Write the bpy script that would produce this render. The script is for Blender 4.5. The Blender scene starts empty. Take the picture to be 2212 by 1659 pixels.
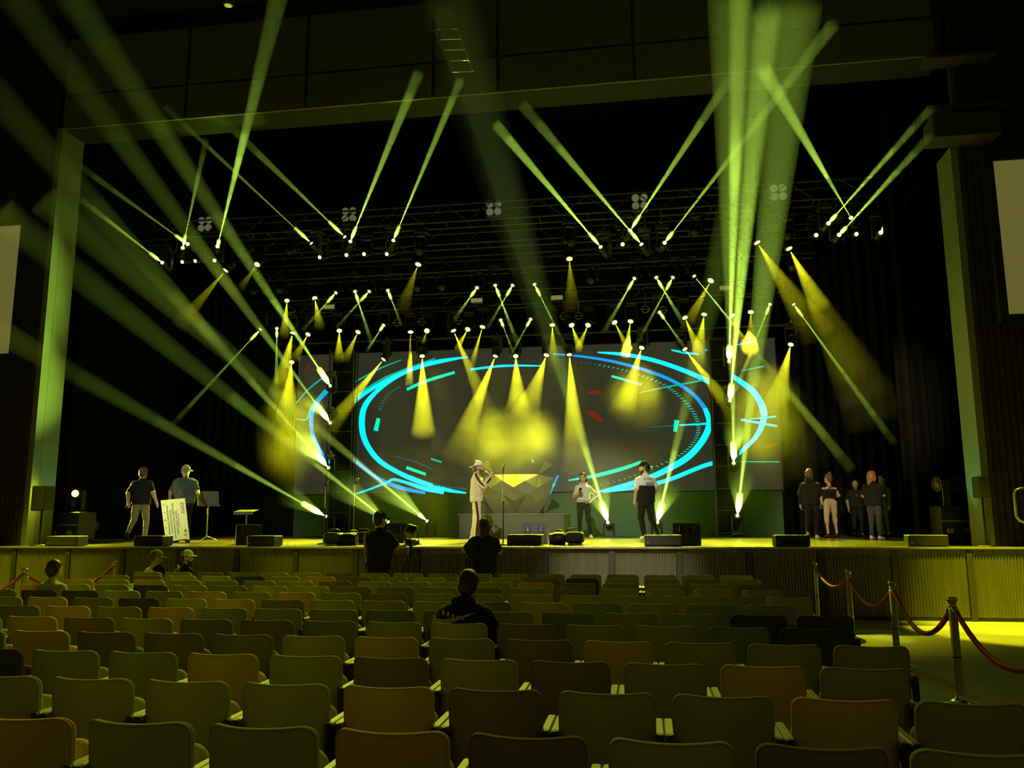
import bpy, math, random
import numpy as np
from mathutils import Vector, Matrix, Quaternion

random.seed(7)
S = bpy.context.scene
C = S.collection

# ------------------------------------------------------------------ camera, world, exposure
W, H, FPX = 2212.0, 1659.0, 1780.0
EYE = 1.66
PITCH = math.atan((1120.0 - H / 2) / FPX)
YAW = math.radians(8.9)
ROLL = 0.0045
F0 = Vector((-math.sin(YAW), math.cos(YAW), 0)); R0 = Vector((math.cos(YAW), math.sin(YAW), 0)); Z0 = Vector((0, 0, 1))
CF = F0 * math.cos(PITCH) + Z0 * math.sin(PITCH)
CU0 = -F0 * math.sin(PITCH) + Z0 * math.cos(PITCH)
CR = R0 * math.cos(ROLL) - CU0 * math.sin(ROLL)
CU = CU0 * math.cos(ROLL) + R0 * math.sin(ROLL)
cam_data = bpy.data.cameras.new('camera'); cam = bpy.data.objects.new('camera', cam_data); C.objects.link(cam)
cam_data.sensor_fit = 'HORIZONTAL'; cam_data.sensor_width = 36.0; cam_data.lens = 36.0 * FPX / W
cam_data.clip_start = 0.05; cam_data.clip_end = 200
cam.matrix_world = Matrix(((CR.x, CU.x, -CF.x, 0), (CR.y, CU.y, -CF.y, 0), (CR.z, CU.z, -CF.z, EYE), (0, 0, 0, 1)))
S.camera = cam

world = bpy.data.worlds.new('hall_ambient'); S.world = world; world.use_nodes = True
world.node_tree.nodes['Background'].inputs[0].default_value = (0.85, 0.76, 0.07, 1)
world.node_tree.nodes['Background'].inputs[1].default_value = 0.048

def lamp(name, kind, loc, aim, energy, color, **kw):
    d = bpy.data.lights.new(name, kind); d.energy = energy; d.color = color
    for k, v in kw.items(): setattr(d, k, v)
    o = bpy.data.objects.new(name, d); C.objects.link(o)
    o.location = loc
    o.rotation_euler = (Vector(aim) - Vector(loc)).to_track_quat('-Z', 'Y').to_euler()
    return o

YEL = (0.97, 0.97, 0.012); GRN = (0.60, 1.0, 0.09)
# front-of-house spots in the hall ceiling: warm white key on the performers
lamp('house_key_spot', 'SPOT', (-1.5, -2, 11.5), (-2.0, 19.2, 2.4), 13500, (1.0, 0.95, 0.72), spot_size=math.radians(15), spot_blend=0.7, shadow_soft_size=0.12)
lamp('house_key_spot', 'SPOT', (-6.5, -2, 11.5), (-10.4, 17.8, 2.4), 5200, (0.90, 1.0, 0.92), spot_size=math.radians(10), spot_blend=0.8, shadow_soft_size=0.12)
lamp('house_key_spot', 'SPOT', (2.5, -2, 11.5), (4.9, 21, 2.2), 12000, (1.0, 0.82, 0.5), spot_size=math.radians(9), spot_blend=0.8, shadow_soft_size=0.12)
# lamps at the ends of the front truss and over the aisles, pouring yellow on the aisle floor and stage front
lamp('aisle_spot', 'SPOT', (2.4, 18.2, 8.2), (5.3, 13.4, 0), 13000, YEL, spot_size=math.radians(17), spot_blend=0.4, shadow_soft_size=0.06)
lamp('aisle_spot', 'SPOT', (5.2, 11.6, 11.5), (5.5, 14.3, 0.0), 24000, YEL, spot_size=math.radians(15), spot_blend=0.9, shadow_soft_size=0.08)
lamp('aisle_spot', 'SPOT', (-11.4, 11.4, 11.5), (-11.4, 14.5, 0.2), 11000, YEL, spot_size=math.radians(19), spot_blend=0.9, shadow_soft_size=0.08)
lamp('aisle_spot', 'SPOT', (-6.0, 11.4, 11.5), (-6.0, 14.5, 0.1), 6500, YEL, spot_size=math.radians(13), spot_blend=0.9, shadow_soft_size=0.08)
lamp('aisle_spot', 'SPOT', (-0.6, 10.0, 11.5), (-0.4, 14.6, 0.5), 14000, (1.0, 0.93, 0.5), spot_size=math.radians(15), spot_blend=0.9, shadow_soft_size=0.08)
# front truss wash reaching back over the chairs
for wx, we in ((-9.5, 1900), (-6.3, 1900), (-3.2, 1300), (0.4, 650)):
    lamp('audience_wash', 'SPOT', (wx, 17.8, 7.75), (wx * 0.6 - 2.4, 6.0, 0), we, (0.92, 1.0, 0.06), spot_size=math.radians(58), spot_blend=0.9, shadow_soft_size=0.12)
# yellow backlight from the pipe above the screen, raking the stage floor towards the hall
for wx, we in ((-9.6, 1600), (-6.4, 2200), (-3.3, 2600), (-0.2, 2600), (3.0, 2000)):
    lamp('stage_backlight', 'SPOT', (wx, 22.9, 6.7), (wx * 0.95 - 0.2, 18.2, 1.16), we * 4.6, YEL, spot_size=math.radians(44), spot_blend=0.6, shadow_soft_size=0.06)
# small colour wash lights at the foot of both reveals
for lx, e in ((-12.05, 60), (5.4, 75)):
    lamp('reveal_uplight', 'SPOT', (lx, 15.75, 1.3), (lx * 1.03 - 0.05 if lx < 0 else lx + 0.36, 15.75, 5.0), e, (0.03, 0.75, 0.30), spot_size=math.radians(60), spot_blend=0.9, shadow_soft_size=0.05)
S.view_settings.view_transform = 'Standard'; S.view_settings.look = 'None'; S.view_settings.gamma = 1.0
S.view_settings.use_curve_mapping = False
S.view_settings.exposure = 0.0
try:
    S.cycles.use_denoising = True
    S.cycles.max_bounces = 5; S.cycles.diffuse_bounces = 2; S.cycles.glossy_bounces = 3; S.cycles.volume_bounces = 0; S.cycles.transparent_max_bounces = 48
    S.cycles.sample_clamp_indirect = 4.0
except Exception:
    pass

# ------------------------------------------------------------------ helpers
def ray(x, y):
    return CF + CR * ((x - W / 2) / FPX) + CU * ((H / 2 - y) / FPX)
def at(x, y, Y):                      # the point of the hall at distance Y that the photo shows at x, y
    d = ray(x, y); return Vector((0, 0, EYE)) + d * (Y / d.y)
def on(x, y, Z):                      # the same on a level plane
    d = ray(x, y); return Vector((0, 0, EYE)) + d * ((Z - EYE) / d.z)

MATS = {}
def mat(name, col, rough=0.6, metal=0.0, var=0.15, scale=30.0, bump=0.0, emit=None, es=0.0, spec=0.5, stretch=(1, 1, 1)):
    if name in MATS: return MATS[name]
    m = bpy.data.materials.new(name); m.use_nodes = True; nt = m.node_tree; N = nt.nodes; L = nt.links
    b = N['Principled BSDF']; b.inputs['Roughness'].default_value = rough; b.inputs['Metallic'].default_value = metal
    b.inputs['Specular IOR Level'].default_value = spec
    tc = N.new('ShaderNodeTexCoord'); mp = N.new('ShaderNodeMapping'); mp.inputs['Scale'].default_value = stretch
    nz = N.new('ShaderNodeTexNoise'); nz.inputs['Scale'].default_value = scale; nz.inputs['Detail'].default_value = 4
    L.new(tc.outputs['Object'], mp.inputs[0]); L.new(mp.outputs[0], nz.inputs['Vector'])
    mx = N.new('ShaderNodeMix'); mx.data_type = 'RGBA'
    mx.inputs[6].default_value = (*[max(0, c * (1 - var)) for c in col], 1); mx.inputs[7].default_value = (*[min(1, c * (1 + var)) for c in col], 1)
    L.new(nz.outputs['Fac'], mx.inputs[0]); L.new(mx.outputs[2], b.inputs['Base Color'])
    if bump:
        bp = N.new('ShaderNodeBump'); bp.inputs['Strength'].default_value = bump; bp.inputs['Distance'].default_value = 0.01
        L.new(nz.outputs['Fac'], bp.inputs['Height']); L.new(bp.outputs[0], b.inputs['Normal'])
    if emit:
        b.inputs['Emission Color'].default_value = (*emit, 1); b.inputs['Emission Strength'].default_value = es
        m.cycles.emission_sampling = 'NONE'
    MATS[name] = m
    return m

def haze_mat(density):
    key = 'haze_%.3f' % density
    if key in MATS: return MATS[key]
    m = bpy.data.materials.new(key); m.use_nodes = True; nt = m.node_tree; nt.nodes.clear()
    o = nt.nodes.new('ShaderNodeOutputMaterial'); v = nt.nodes.new('ShaderNodeVolumeScatter')
    v.inputs['Color'].default_value = (1, 1, 1, 1); v.inputs['Density'].default_value = density
    v.inputs['Anisotropy'].default_value = 0.0
    nt.links.new(v.outputs[0], o.inputs['Volume'])
    MATS[key] = m
    return m

def tag(o, label=None, cat=None, group=None, kind=None):
    if label: o['label'] = label
    if cat: o['category'] = cat
    if group: o['group'] = group
    if kind: o['kind'] = kind
    return o
def empty(name, loc=(0, 0, 0), rz=0.0):
    o = bpy.data.objects.new(name, None); C.objects.link(o); o.location = loc; o.rotation_euler = (0, 0, rz); o.empty_display_size = 0.2
    return o

class MB:
    def __init__(s): s.v = []; s.f = []; s.sm = []
    def add(s, vs, fs, smooth=False, M=None):
        n = len(s.v)
        for p in vs:
            p = Vector(p)
            s.v.append(tuple(M @ p if M else p))
        for f in fs: s.f.append(tuple(i + n for i in f)); s.sm.append(smooth)
        return s
    def box(s, c, d, M=None, taper=1.0):
        x, y, z = c; a, b, h = d[0] / 2, d[1] / 2, d[2] / 2
        vs = [(x + sx * a * (taper if sz > 0 else 1), y + sy * b * (taper if sz > 0 else 1), z + sz * h) for sz in (-1, 1) for sx, sy in ((-1, -1), (1, -1), (1, 1), (-1, 1))]
        return s.add(vs, [(3, 2, 1, 0), (4, 5, 6, 7), (0, 1, 5, 4), (1, 2, 6, 5), (2, 3, 7, 6), (3, 0, 4, 7)], False, M)
    def rbox(s, c, d, r=0.01, M=None):            # box with chamfered edges
        x, y, z = c; a, b, h = d[0] / 2, d[1] / 2, d[2] / 2; r = min(r, a * 0.9, b * 0.9, h * 0.9)
        vs = []; rings = [(-h, r), (-h + r, 0), (h - r, 0), (h, r)]
        for zz, q in rings:
            A, B = a - q, b - q
            vs += [(x - A + r, y - B, z + zz), (x + A - r, y - B, z + zz), (x + A, y - B + r, z + zz), (x + A, y + B - r, z + zz),
                   (x + A - r, y + B, z + zz), (x - A + r, y + B, z + zz), (x - A, y + B - r, z + zz), (x - A, y - B + r, z + zz)]
        fs = [tuple(range(7, -1, -1)), tuple(range(24, 32))]
        for k in range(3):
            for i in range(8): j = (i + 1) % 8; fs.append((k * 8 + i, k * 8 + j, k * 8 + 8 + j, k * 8 + 8 + i))
        return s.add(vs, fs, False, M)
    def tube(s, pts, r, n=8, M=None, cap=True):
        pts = [Vector(p) for p in pts]; rs = r if isinstance(r, (list, tuple)) else [r] * len(pts)
        vs = []; prev = None
        for i, p in enumerate(pts):
            t = (pts[min(i + 1, len(pts) - 1)] - pts[max(i - 1, 0)])
            t = t.normalized() if t.length > 1e-9 else Vector((0, 0, 1))
            if prev is None: u = t.orthogonal().normalized()
            else:
                u = prev - t * prev.dot(t); u = u.normalized() if u.length > 1e-6 else t.orthogonal().normalized()
            prev = u; w = t.cross(u)
            for k in range(n):
                a = 2 * math.pi * k / n; vs.append(p + (u * math.cos(a) + w * math.sin(a)) * rs[i])
        fs = []
        for i in range(len(pts) - 1):
            for k in range(n): j = (k + 1) % n; fs.append((i * n + k, i * n + j, (i + 1) * n + j, (i + 1) * n + k))
        s.add(vs, fs, True, M)
        if cap:
            m = len(vs); s.add(vs[:n], [tuple(range(n - 1, -1, -1))], False, M); s.add(vs[m - n:], [tuple(range(n))], False, M)
        return s
    def lathe(s, prof, n=16, M=None, smooth=True):     # (r, z) pairs from bottom to top
        vs = []; fs = []
        for r, z in prof:
            for k in range(n): a = 2 * math.pi * k / n; vs.append((r * math.cos(a), r * math.sin(a), z))
        for i in range(len(prof) - 1):
            for k in range(n): j = (k + 1) % n; fs.append((i * n + k, i * n + j, (i + 1) * n + j, (i + 1) * n + k))
        s.add(vs, fs, smooth, M)
        s.add(vs[:n], [tuple(range(n - 1, -1, -1))], False, M); s.add(vs[-n:], [tuple(range(n))], False, M)
        return s
    def prism(s, poly, t, M=None):                      # polygon in x,z extruded along y by t
        n = len(poly)
        vs = [(x, 0, z) for x, z in poly] + [(x, t, z) for x, z in poly]
        fs = [tuple(range(n)), tuple(range(2 * n - 1, n - 1, -1))]
        for i in range(n): j = (i + 1) % n; fs.append((j, i, n + i, n + j))
        return s.add(vs, fs, False, M)
    def mesh(s, name, m=None):
        me = bpy.data.meshes.new(name); me.from_pydata(s.v, [], s.f); me.polygons.foreach_set('use_smooth', s.sm)
        if m: me.materials.append(m)
        me.update(); return me
    def build(s, name, m=None, parent=None, loc=None, kind=None):
        return obj(name, s.mesh(name, m), parent, loc, kind)
def obj(name, me, parent=None, loc=None, kind=None):
    o = bpy.data.objects.new(name, me); C.objects.link(o)
    if parent is not None: o.parent = parent
    if loc is not None: o.location = loc
    if kind: o['kind'] = kind
    return o
def copy_tree(o, parent=None):
    c = o.copy(); C.objects.link(c); c.parent = parent
    for ch in list(o.children): copy_tree(ch, c)
    return c
ORD = ['first', 'second', 'third', 'fourth', 'fifth', 'sixth', 'seventh', 'eighth', 'ninth', 'tenth', 'eleventh', 'twelfth', 'thirteenth',
       'fourteenth', 'fifteenth', 'sixteenth', 'seventeenth', 'eighteenth', 'nineteenth', 'twentieth', 'twenty-first', 'twenty-second', 'twenty-third', 'twenty-fourth',
       'twenty-fifth', 'twenty-sixth', 'twenty-seventh', 'twenty-eighth']

M_BLACK = mat('black_metal', (0.012, 0.012, 0.012), 0.45, 0.3)
M_PLAST = mat('black_plastic', (0.015, 0.015, 0.016), 0.5)
M_GREYP = mat('charcoal_plastic', (0.05, 0.05, 0.055), 0.55)
M_STEEL = mat('steel', (0.35, 0.35, 0.33), 0.35, 0.9)
M_ALU = mat('truss_paint', (0.05, 0.05, 0.05), 0.45, 0.6)
M_CHROME = mat('chrome', (0.75, 0.75, 0.72), 0.15, 1.0)
M_BRASS = mat('brass', (0.75, 0.55, 0.2), 0.25, 1.0)
M_VELVET = mat('black_velvet', (0.006, 0.006, 0.006), 0.95, spec=0.05, var=0.3, scale=4)
M_WHITE = mat('white_board', (0.8, 0.82, 0.72), 0.6, var=0.03)
CX = -3.32        # centre line of the stage
SZ = 1.16         # stage height
SY = 14.6         # stage edge

# ------------------------------------------------------------------ the setting
m_floor = mat('hall_floor', (0.26, 0.25, 0.17), 0.55, var=0.2, scale=3, spec=0.3)
tag(MB().box((-3, 6, -0.05), (44, 24, 0.1)).build('floor', m_floor), 'smooth concrete floor of the hall under the chairs', kind='structure')
m_deck = mat('stage_deck', (0.13, 0.12, 0.09), 0.25, var=0.2, scale=2, spec=0.5)
tag(MB().box((CX, SY + 6.8, SZ - 0.06), (24, 13.6, 0.12)).build('floor_stage', m_deck), 'glossy black stage floor', kind='structure')
m_nose = mat('stage_nosing', (0.5, 0.5, 0.42), 0.35, 0.6)
tag(MB().box((CX, SY - 0.02, SZ - 0.005), (24, 0.04, 0.03)).build('trim_1', m_nose), 'pale metal edge strip along the stage front', kind='structure')
# stage front: ribbed metal panels between dark posts
front = empty('wall_stage_front', (CX, SY, 0)); tag(front, 'ribbed metal panelling under the stage edge', kind='structure')
m_rib = mat('ribbed_metal', (0.19, 0.18, 0.15), 0.4, 0.55, var=0.35, scale=9, stretch=(1, 1, 0.15))
m_post = mat('panel_post', (0.03, 0.03, 0.025), 0.6)
seams = [-15.5 + 1.155 * k - 0.0 for k in range(22)]
seams = [-1.71 + 1.15 * (k - 12) for k in range(21)]
pw = 1.15 - 0.10
rp = MB(); nr = 22
vs = []; fs = []
for i in range(nr * 2 + 1):
    x = -pw / 2 + pw * i / (nr * 2); y = -0.012 if i % 2 else 0.012
    vs += [(x, y, 0.06), (x, y, SZ - 0.03)]
for i in range(nr * 2): fs.append((2 * i, 2 * i + 2, 2 * i + 3, 2 * i + 1))
rp.add(vs, fs)
me_panel = rp.mesh('panel', m_rib)
me_fpost = MB().box((0, 0.01, SZ / 2 - 0.02), (0.09, 0.06, SZ - 0.06)).mesh('post', m_post)
for k, sx in enumerate(seams):
    obj('post', me_fpost, front, (sx - CX, 0.0, 0))
    obj('panel', me_panel, front, (sx + 0.575 - CX, 0.0, 0))
MB().box((0, 0.10, SZ / 2), (25, 0.08, SZ - 0.02)).build('backing', m_post, front)
MB().box((0, 0.04, 0.03), (25, 0.05, 0.06)).build('kick_plate', m_post, front)

# proscenium header of ribbed panels
m_head = mat('header_panel', (0.13, 0.13, 0.08), 0.7, var=0.2, scale=5, bump=0.1)
m_wall = mat('side_wall', (0.028, 0.018, 0.009), 0.75, var=0.25, scale=5)
hd = empty('wall_header', (CX, 15.3, 10.22)); tag(hd, 'panelled wall above the stage opening', kind='structure')
hx = [-12.45, -9.5, -6.77, -4.01, -2.66, 0.08, 2.8, 5.7]
for i in range(len(hx) - 1):
    for z0, z1 in ((0.0, 0.72), (0.77, 2.1)):
        p = MB(); w = hx[i + 1] - hx[i] - 0.07; n = max(6, int(w / 0.09)); vs = []; fs = []
        for k in range(n * 2 + 1):
            x = -w / 2 + w * k / (2 * n); y = -0.008 if k % 2 else 0.004
            vs += [(x, y, z0), (x, y, z1)]
        for k in range(2 * n): fs.append((2 * k, 2 * k + 2, 2 * k + 3, 2 * k + 1))
        p.add(vs, fs); p.build('panel', m_head, hd, ((hx[i] + hx[i + 1]) / 2 - CX, 0, 0))
MB().box((0, 0.12, 1.05), (18.2, 0.16, 2.1)).build('backing', m_post, hd)
MB().box((0, 0.02, -0.02), (18.2, 0.06, 0.035)).build('lower_edge', m_head, hd)
MB().box((0, 0.45, 0.0), (18.2, 0.7, 0.04)).build('soffit', mat('soffit', (0.012, 0.014, 0.008), 0.8), hd)
tag(MB().box((CX, 11.2, 12.75), (30, 8, 0.1)).build('ceiling', mat('ceiling_black', (0.01, 0.01, 0.008), 0.9)), 'black hall ceiling', kind='structure')
tag(MB().box((CX, 21.5, 15.05), (26, 12, 0.1)).build('ceiling_stage', M_VELVET), 'black grid ceiling above the stage', kind='structure')
# pale reveals at both sides of the stage opening
m_rev = mat('reveal_paint', (0.20, 0.24, 0.19), 0.6, var=0.08, scale=3)
LX, RX = -12.42, 5.76
for nm, x, lab in (('wall_reveal_left', LX, 'pale reveal of the stage opening beside the check holder'), ('wall_reveal_right', RX, 'pale reveal of the stage opening beside the backstage group')):
    o = empty(nm, (x, 15.3, SZ)); tag(o, lab, kind='structure')
    sgn = -1 if x < 0 else 1
    top = 9.06 if x < 0 else 7.2
    MB().box((sgn * 0.06, 0.12, top / 2), (0.12, 0.22, top)).build('edge_strip', m_rev, o)
    MB().box((sgn * 0.06, 0.50, top / 2), (0.10, 0.50, top)).build('face', m_rev, o)
# side walls with ribbed cladding
def side_wall(nm, x0, x1, lab):
    o = empty(nm, ((x0 + x1) / 2, 15.3, 0)); tag(o, lab, kind='structure')
    w = x1 - x0; n = int(w / 0.11); vs = []; fs = []
    for k in range(n * 2 + 1):
        x = -w / 2 + w * k / (2 * n); y = -0.015 if k % 2 else 0.015
        vs += [(x, y, SZ), (x, y, 4.85), (x, y, 12.7)]
    for k in range(2 * n):
        fs.append((3 * k, 3 * k + 3, 3 * k + 4, 3 * k + 1)); fs.append((3 * k + 1, 3 * k + 4, 3 * k + 5, 3 * k + 2))
    MB().add(vs, fs).build('cladding', m_wall, o)
    MB().box((0, 0.1, 6.4), (w, 0.14, 12.6)).build('backing', m_post, o)
side_wall('wall_left', -18, LX - 0.13, 'dark ribbed wall beside the stage opening, check holder side')
side_wall('wall_right', RX + 0.13, 11.5, 'dark ribbed wall beside the stage opening, backstage group side')
tag(MB().box((5.88, 15.05, 8.55), (1.12, 0.5, 0.42)).box((5.95, 15.1, 8.95), (1.3, 0.4, 0.08)).build('trim_2', mat('ledge_paint', (0.05, 0.045, 0.03), 0.8)), 'boxed ledge above the reveal', kind='structure')
tag(MB().box((5.95, 15.12, 9.95), (1.2, 0.4, 0.06)).build('trim_3', MATS['ledge_paint']), 'thin lit ledge high on the side wall', kind='structure')
# side projection screens
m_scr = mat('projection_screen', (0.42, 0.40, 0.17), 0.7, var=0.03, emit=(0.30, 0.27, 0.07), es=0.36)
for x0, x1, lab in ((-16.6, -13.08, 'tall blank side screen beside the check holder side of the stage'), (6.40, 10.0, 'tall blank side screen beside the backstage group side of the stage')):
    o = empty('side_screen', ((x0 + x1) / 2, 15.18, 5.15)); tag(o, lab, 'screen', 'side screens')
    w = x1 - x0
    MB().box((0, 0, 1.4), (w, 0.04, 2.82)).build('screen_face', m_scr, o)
    fr = MB()
    for s in (-1, 1): fr.box((s * (w / 2 + 0.08), 0.0, 1.4), (0.14, 0.10, 3.12)); fr.box((0, 0, 1.4 + s * 1.49), (w, 0.10, 0.14))
    fr.build('frame', mat('screen_frame', (0.01, 0.01, 0.008), 0.6), o)
# black masking behind
tag(MB().box((CX, 27.0, 11.0), (26, 0.1, 22)).build('wall_backdrop', M_VELVET), 'black backdrop behind the stage', kind='structure')
tag(MB().box((-15.0, 21.0, 11.0), (0.1, 13, 22)).build('wall_wing_a', M_VELVET), 'black masking in the wing behind the check holder', kind='structure')
tag(MB().box((8.6, 21.0, 11.0), (0.1, 13, 22)).build('wall_wing_b', M_VELVET), 'black masking in the wing behind the group', kind='structure')
def curtain(x0, x1, y, z0, z1, lab, folds):
    n = folds * 8; vs = []; fs = []
    for i in range(n + 1):
        x = x0 + (x1 - x0) * i / n
        for zz, a in ((z0, 0.10), ((z0 + z1) / 2, 0.08), (z1, 0.05)):
            vs.append((x - (x0 + x1) / 2, a * math.sin(i * math.pi / 4) + 0.03 * math.sin(i * 0.7), zz - z0))
    for i in range(n):
        for k in (0, 1): fs.append((3 * i + k, 3 * i + 3 + k, 3 * i + 4 + k, 3 * i + 1 + k))
    o = MB().add(vs, fs, True).build('stage_curtain', mat('curtain_black', (0.007, 0.007, 0.005), 0.9, spec=0.1, var=0.3, scale=3), None, ((x0 + x1) / 2, y, z0))
    tag(o, lab, 'curtain', 'black masking curtains')
curtain(4.98, 6.9, 17.0, SZ, 11.5, 'tall black leg curtain next to the boxed ledge', 7)
curtain(-14.6, -12.95, 17.2, SZ, 11.5, 'tall black leg curtain behind the glaring floor lamp', 6)
curtain(-14.6, -9.8, 25.1, SZ, 10.5, 'black curtain behind the man carrying the check', 16)
curtain(4.3, 8.4, 24.4, SZ, 10.5, 'black curtain behind the standing group', 13)
curtain(-9.6, 4.8, 25.6, SZ, 10.5, 'wide black curtain behind the screen', 40)

# ------------------------------------------------------------------ the wide screen and its picture
YS = 24.0
def glow(name, col, s): return mat(name, (0.01, 0.01, 0.01), 0.4, var=0.0, emit=col, es=s)
m_led = glow('screen_grey', (0.62, 0.64, 0.40), 0.038)
scr = empty('video_screen', (CX, YS, 2.42)); tag(scr, 'very wide video screen showing cyan rings behind the performers', 'screen')
MB().box((0, 0, 2.15), (14.35, 0.10, 4.3)).build('screen_face', m_led, scr)
MB().box((0, 0.16, 2.15), (14.45, 0.2, 4.4)).build('cabinet', M_PLAST, scr)
for sx in (-6.6, -2.2, 2.2, 6.6): MB().box((sx, 0.2, -0.62), (0.12, 0.12, 1.28)).build('support_leg', M_BLACK, scr)
MB().box((0, -0.02, -0.65), (14.3, 0.03, 1.22)).build('skirt', mat('skirt_lit_green', (0.06, 0.125, 0.06), 0.8, var=0.15, scale=2), scr)  # green light and haze below the screen put into the skirt's colour
m_cy = glow('ring_cyan', (0.0, 0.83, 0.90), 1.15); m_bl = glow('ring_blue', (0.0, 0.36, 0.95), 1.0); m_te = glow('ring_teal', (0.0, 0.62, 0.40), 0.75)
m_gr = glow('ring_green', (0.0, 0.9, 0.52), 1.0); m_dk = glow('ring_dim', (0.0, 0.30, 0.30), 0.45); m_rd = glow('ring_red', (0.55, 0.05, 0.02), 0.28)
def spline(pts, n=8):
    out = []
    for i in range(len(pts) - 1):
        p0 = pts[max(i - 1, 0)]; p1 = pts[i]; p2 = pts[i + 1]; p3 = pts[min(i + 2, len(pts) - 1)]
        for k in range(n):
            t = k / n
            out.append(tuple(0.5 * (2 * b + (c - a) * t + (2 * a - 5 * b + 4 * c - d) * t * t + (3 * b - a - 3 * c + d) * t ** 3) for a, b, c, d in zip(p0, p1, p2, p3)))
    out.append(tuple(pts[-1])); return out
lay = [0]
def stroke(pts, m, name='ring_stroke'):          # (px, py, width px): a flat band of light on the screen face
    lay[0] += 1
    yy = YS - 0.052 - 0.0006 * lay[0]
    P = spline(pts); vs = []; fs = []
    for i, (x, y, w) in enumerate(P):
        a = P[max(i - 1, 0)]; b = P[min(i + 1, len(P) - 1)]
        tx, ty = b[0] - a[0], b[1] - a[1]; l = math.hypot(tx, ty) or 1
        nx, ny = -ty / l * w / 2, tx / l * w / 2
        for s in (-1, 1):
            q = at(x + s * nx, y + s * ny, YS); vs.append((q.x - CX, yy - YS, q.z - 2.42))
    for i in range(len(P) - 1): fs.append((2 * i, 2 * i + 1, 2 * i + 3, 2 * i + 2))
    MB().add(vs, fs).build(name, m, scr)
stroke([(1012, 772, 2), (957, 781, 7), (904, 794, 8), (857, 815, 8), (816, 845, 9), (789, 879, 12), (783, 919, 13), (792, 957, 12), (819, 994, 11), (860, 1020, 10), (898, 1037, 11), (936, 1050, 10), (974, 1060, 8), (1008, 1065, 3)], m_cy)
stroke([(767, 868, 8), (802, 842, 8), (870, 806, 8), (937, 783, 7), (1005, 772, 3)], m_cy)
stroke([(769, 857, 4), (836, 815, 4), (941, 775, 3)], m_te)
stroke([(769, 825, 3), (819, 798, 3), (868, 778, 2)], m_te)
stroke([(880, 842, 6), (921, 824, 7), (983, 805, 6)], m_gr)
stroke([(1017, 799, 5), (1089, 791, 5), (1169, 791, 3)], m_cy)
stroke([(1195, 765, 3), (1267, 772, 5), (1335, 784, 6), (1402, 803, 7), (1456, 825, 7), (1497, 852, 8), (1522, 882, 9)], m_bl)
stroke([(1522, 882, 9), (1532, 913, 13), (1521, 946, 14), (1490, 984, 14), (1446, 1012, 13), (1408, 1030, 12), (1370, 1043, 11), (1313, 1058, 7), (1290, 1063, 3)], m_cy)
stroke([(1291, 762, 3), (1352, 767, 8), (1419, 781, 9), (1487, 805, 10), (1537, 828, 11), (1575, 846, 11)], m_cy)
stroke([(1580, 812, 10), (1625, 845, 13), (1646, 879, 15), (1649, 906, 14), (1635, 940, 11), (1607, 970, 9), (1575, 992, 9), (1531, 1003, 9), (1503, 1013, 9), (1446, 1036, 9), (1389, 1051, 8), (1303, 1063, 4)], m_cy)
stroke([(1321, 813, 5), (1386, 831, 6)], m_gr); stroke([(1467, 919, 3), (1554, 914, 5)], m_cy); stroke([(1400, 924, 1), (1467, 919, 3)], m_dk)
stroke([(1600, 907, 5), (1678, 921, 5)], m_cy); stroke([(1620, 906, 2), (1676, 900, 4)], m_cy); stroke([(1462, 908, 11), (1458, 933, 8)], m_gr, 'screen_glyph')
stroke([(1380, 850, 1), (1423, 840, 3), (1551, 816, 4)], m_te); stroke([(1600, 802, 2), (1650, 792, 3)], m_te); stroke([(1560, 997, 1), (1683, 998, 3)], m_te)
stroke([(819, 904, 8), (813, 931, 10)], m_gr, 'screen_glyph'); stroke([(1228, 1038, 3), (1290, 1027, 8), (1350, 1011, 8), (1385, 998, 6)], m_gr)
stroke([(1188, 1067, 5), (1206, 1027, 4)], m_bl, 'screen_glyph'); stroke([(1189, 1042, 6), (1198, 1050, 6)], m_gr, 'screen_glyph')
stroke([(642, 871, 3), (669, 841, 3), (706, 811, 3)], m_te); stroke([(720, 835, 6), (704, 850, 8), (682, 876, 9), (674, 908, 9), (679, 945, 8), (701, 985, 7), (715, 1000, 6)], m_bl)
stroke([(641, 906, 2), (664, 906, 3), (672, 885, 4), (688, 862, 4), (704, 843, 4)], m_te)
stroke([(750, 978, 6), (763, 991, 7), (803, 1023, 7), (837, 1043, 8), (879, 1057, 8), (920, 1065, 6)], m_bl)
stroke([(770, 1067, 3), (803, 1056, 4), (838, 1042, 5), (852, 1036, 6), (880, 1043, 7), (920, 1056, 9), (960, 1064, 8)], m_cy)
stroke([(879, 1010, 7), (921, 1025, 6)], m_gr); stroke([(932, 991, 4), (955, 999, 4)], m_te); stroke([(850, 985, 1), (905, 1000, 2), (935, 1015, 2)], m_dk)
stroke([(1450, 757, 3), (1480, 763, 5), (1510, 766, 3)], m_cy); stroke([(1521, 757, 3), (1548, 759, 6)], m_bl); stroke([(1590, 746, 3), (1632, 738, 3)], m_bl)
stroke([(1150, 992, 3), (1152, 1000, 4)], m_te, 'screen_glyph')
stroke([(1268, 849, 3), (1286, 848, 9), (1303, 850, 3)], m_rd, 'screen_blot'); stroke([(1268, 890, 4), (1286, 898, 14), (1302, 912, 5)], m_rd, 'screen_blot'); stroke([(1652, 966, 4), (1666, 963, 9), (1680, 958, 4)], m_rd, 'screen_blot'); stroke([(660, 800, 3), (672, 792, 4)], m_rd, 'screen_blot')
dash = spline([(1100, 783), (1170, 779), (1244, 784), (1294, 791), (1342, 801), (1386, 815), (1430, 833), (1457, 852), (1484, 879), (1500, 906), (1504, 930), (1494, 956), (1470, 980), (1427, 1002), (1370, 1026), (1313, 1043), (1237, 1054)], 5)
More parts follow.
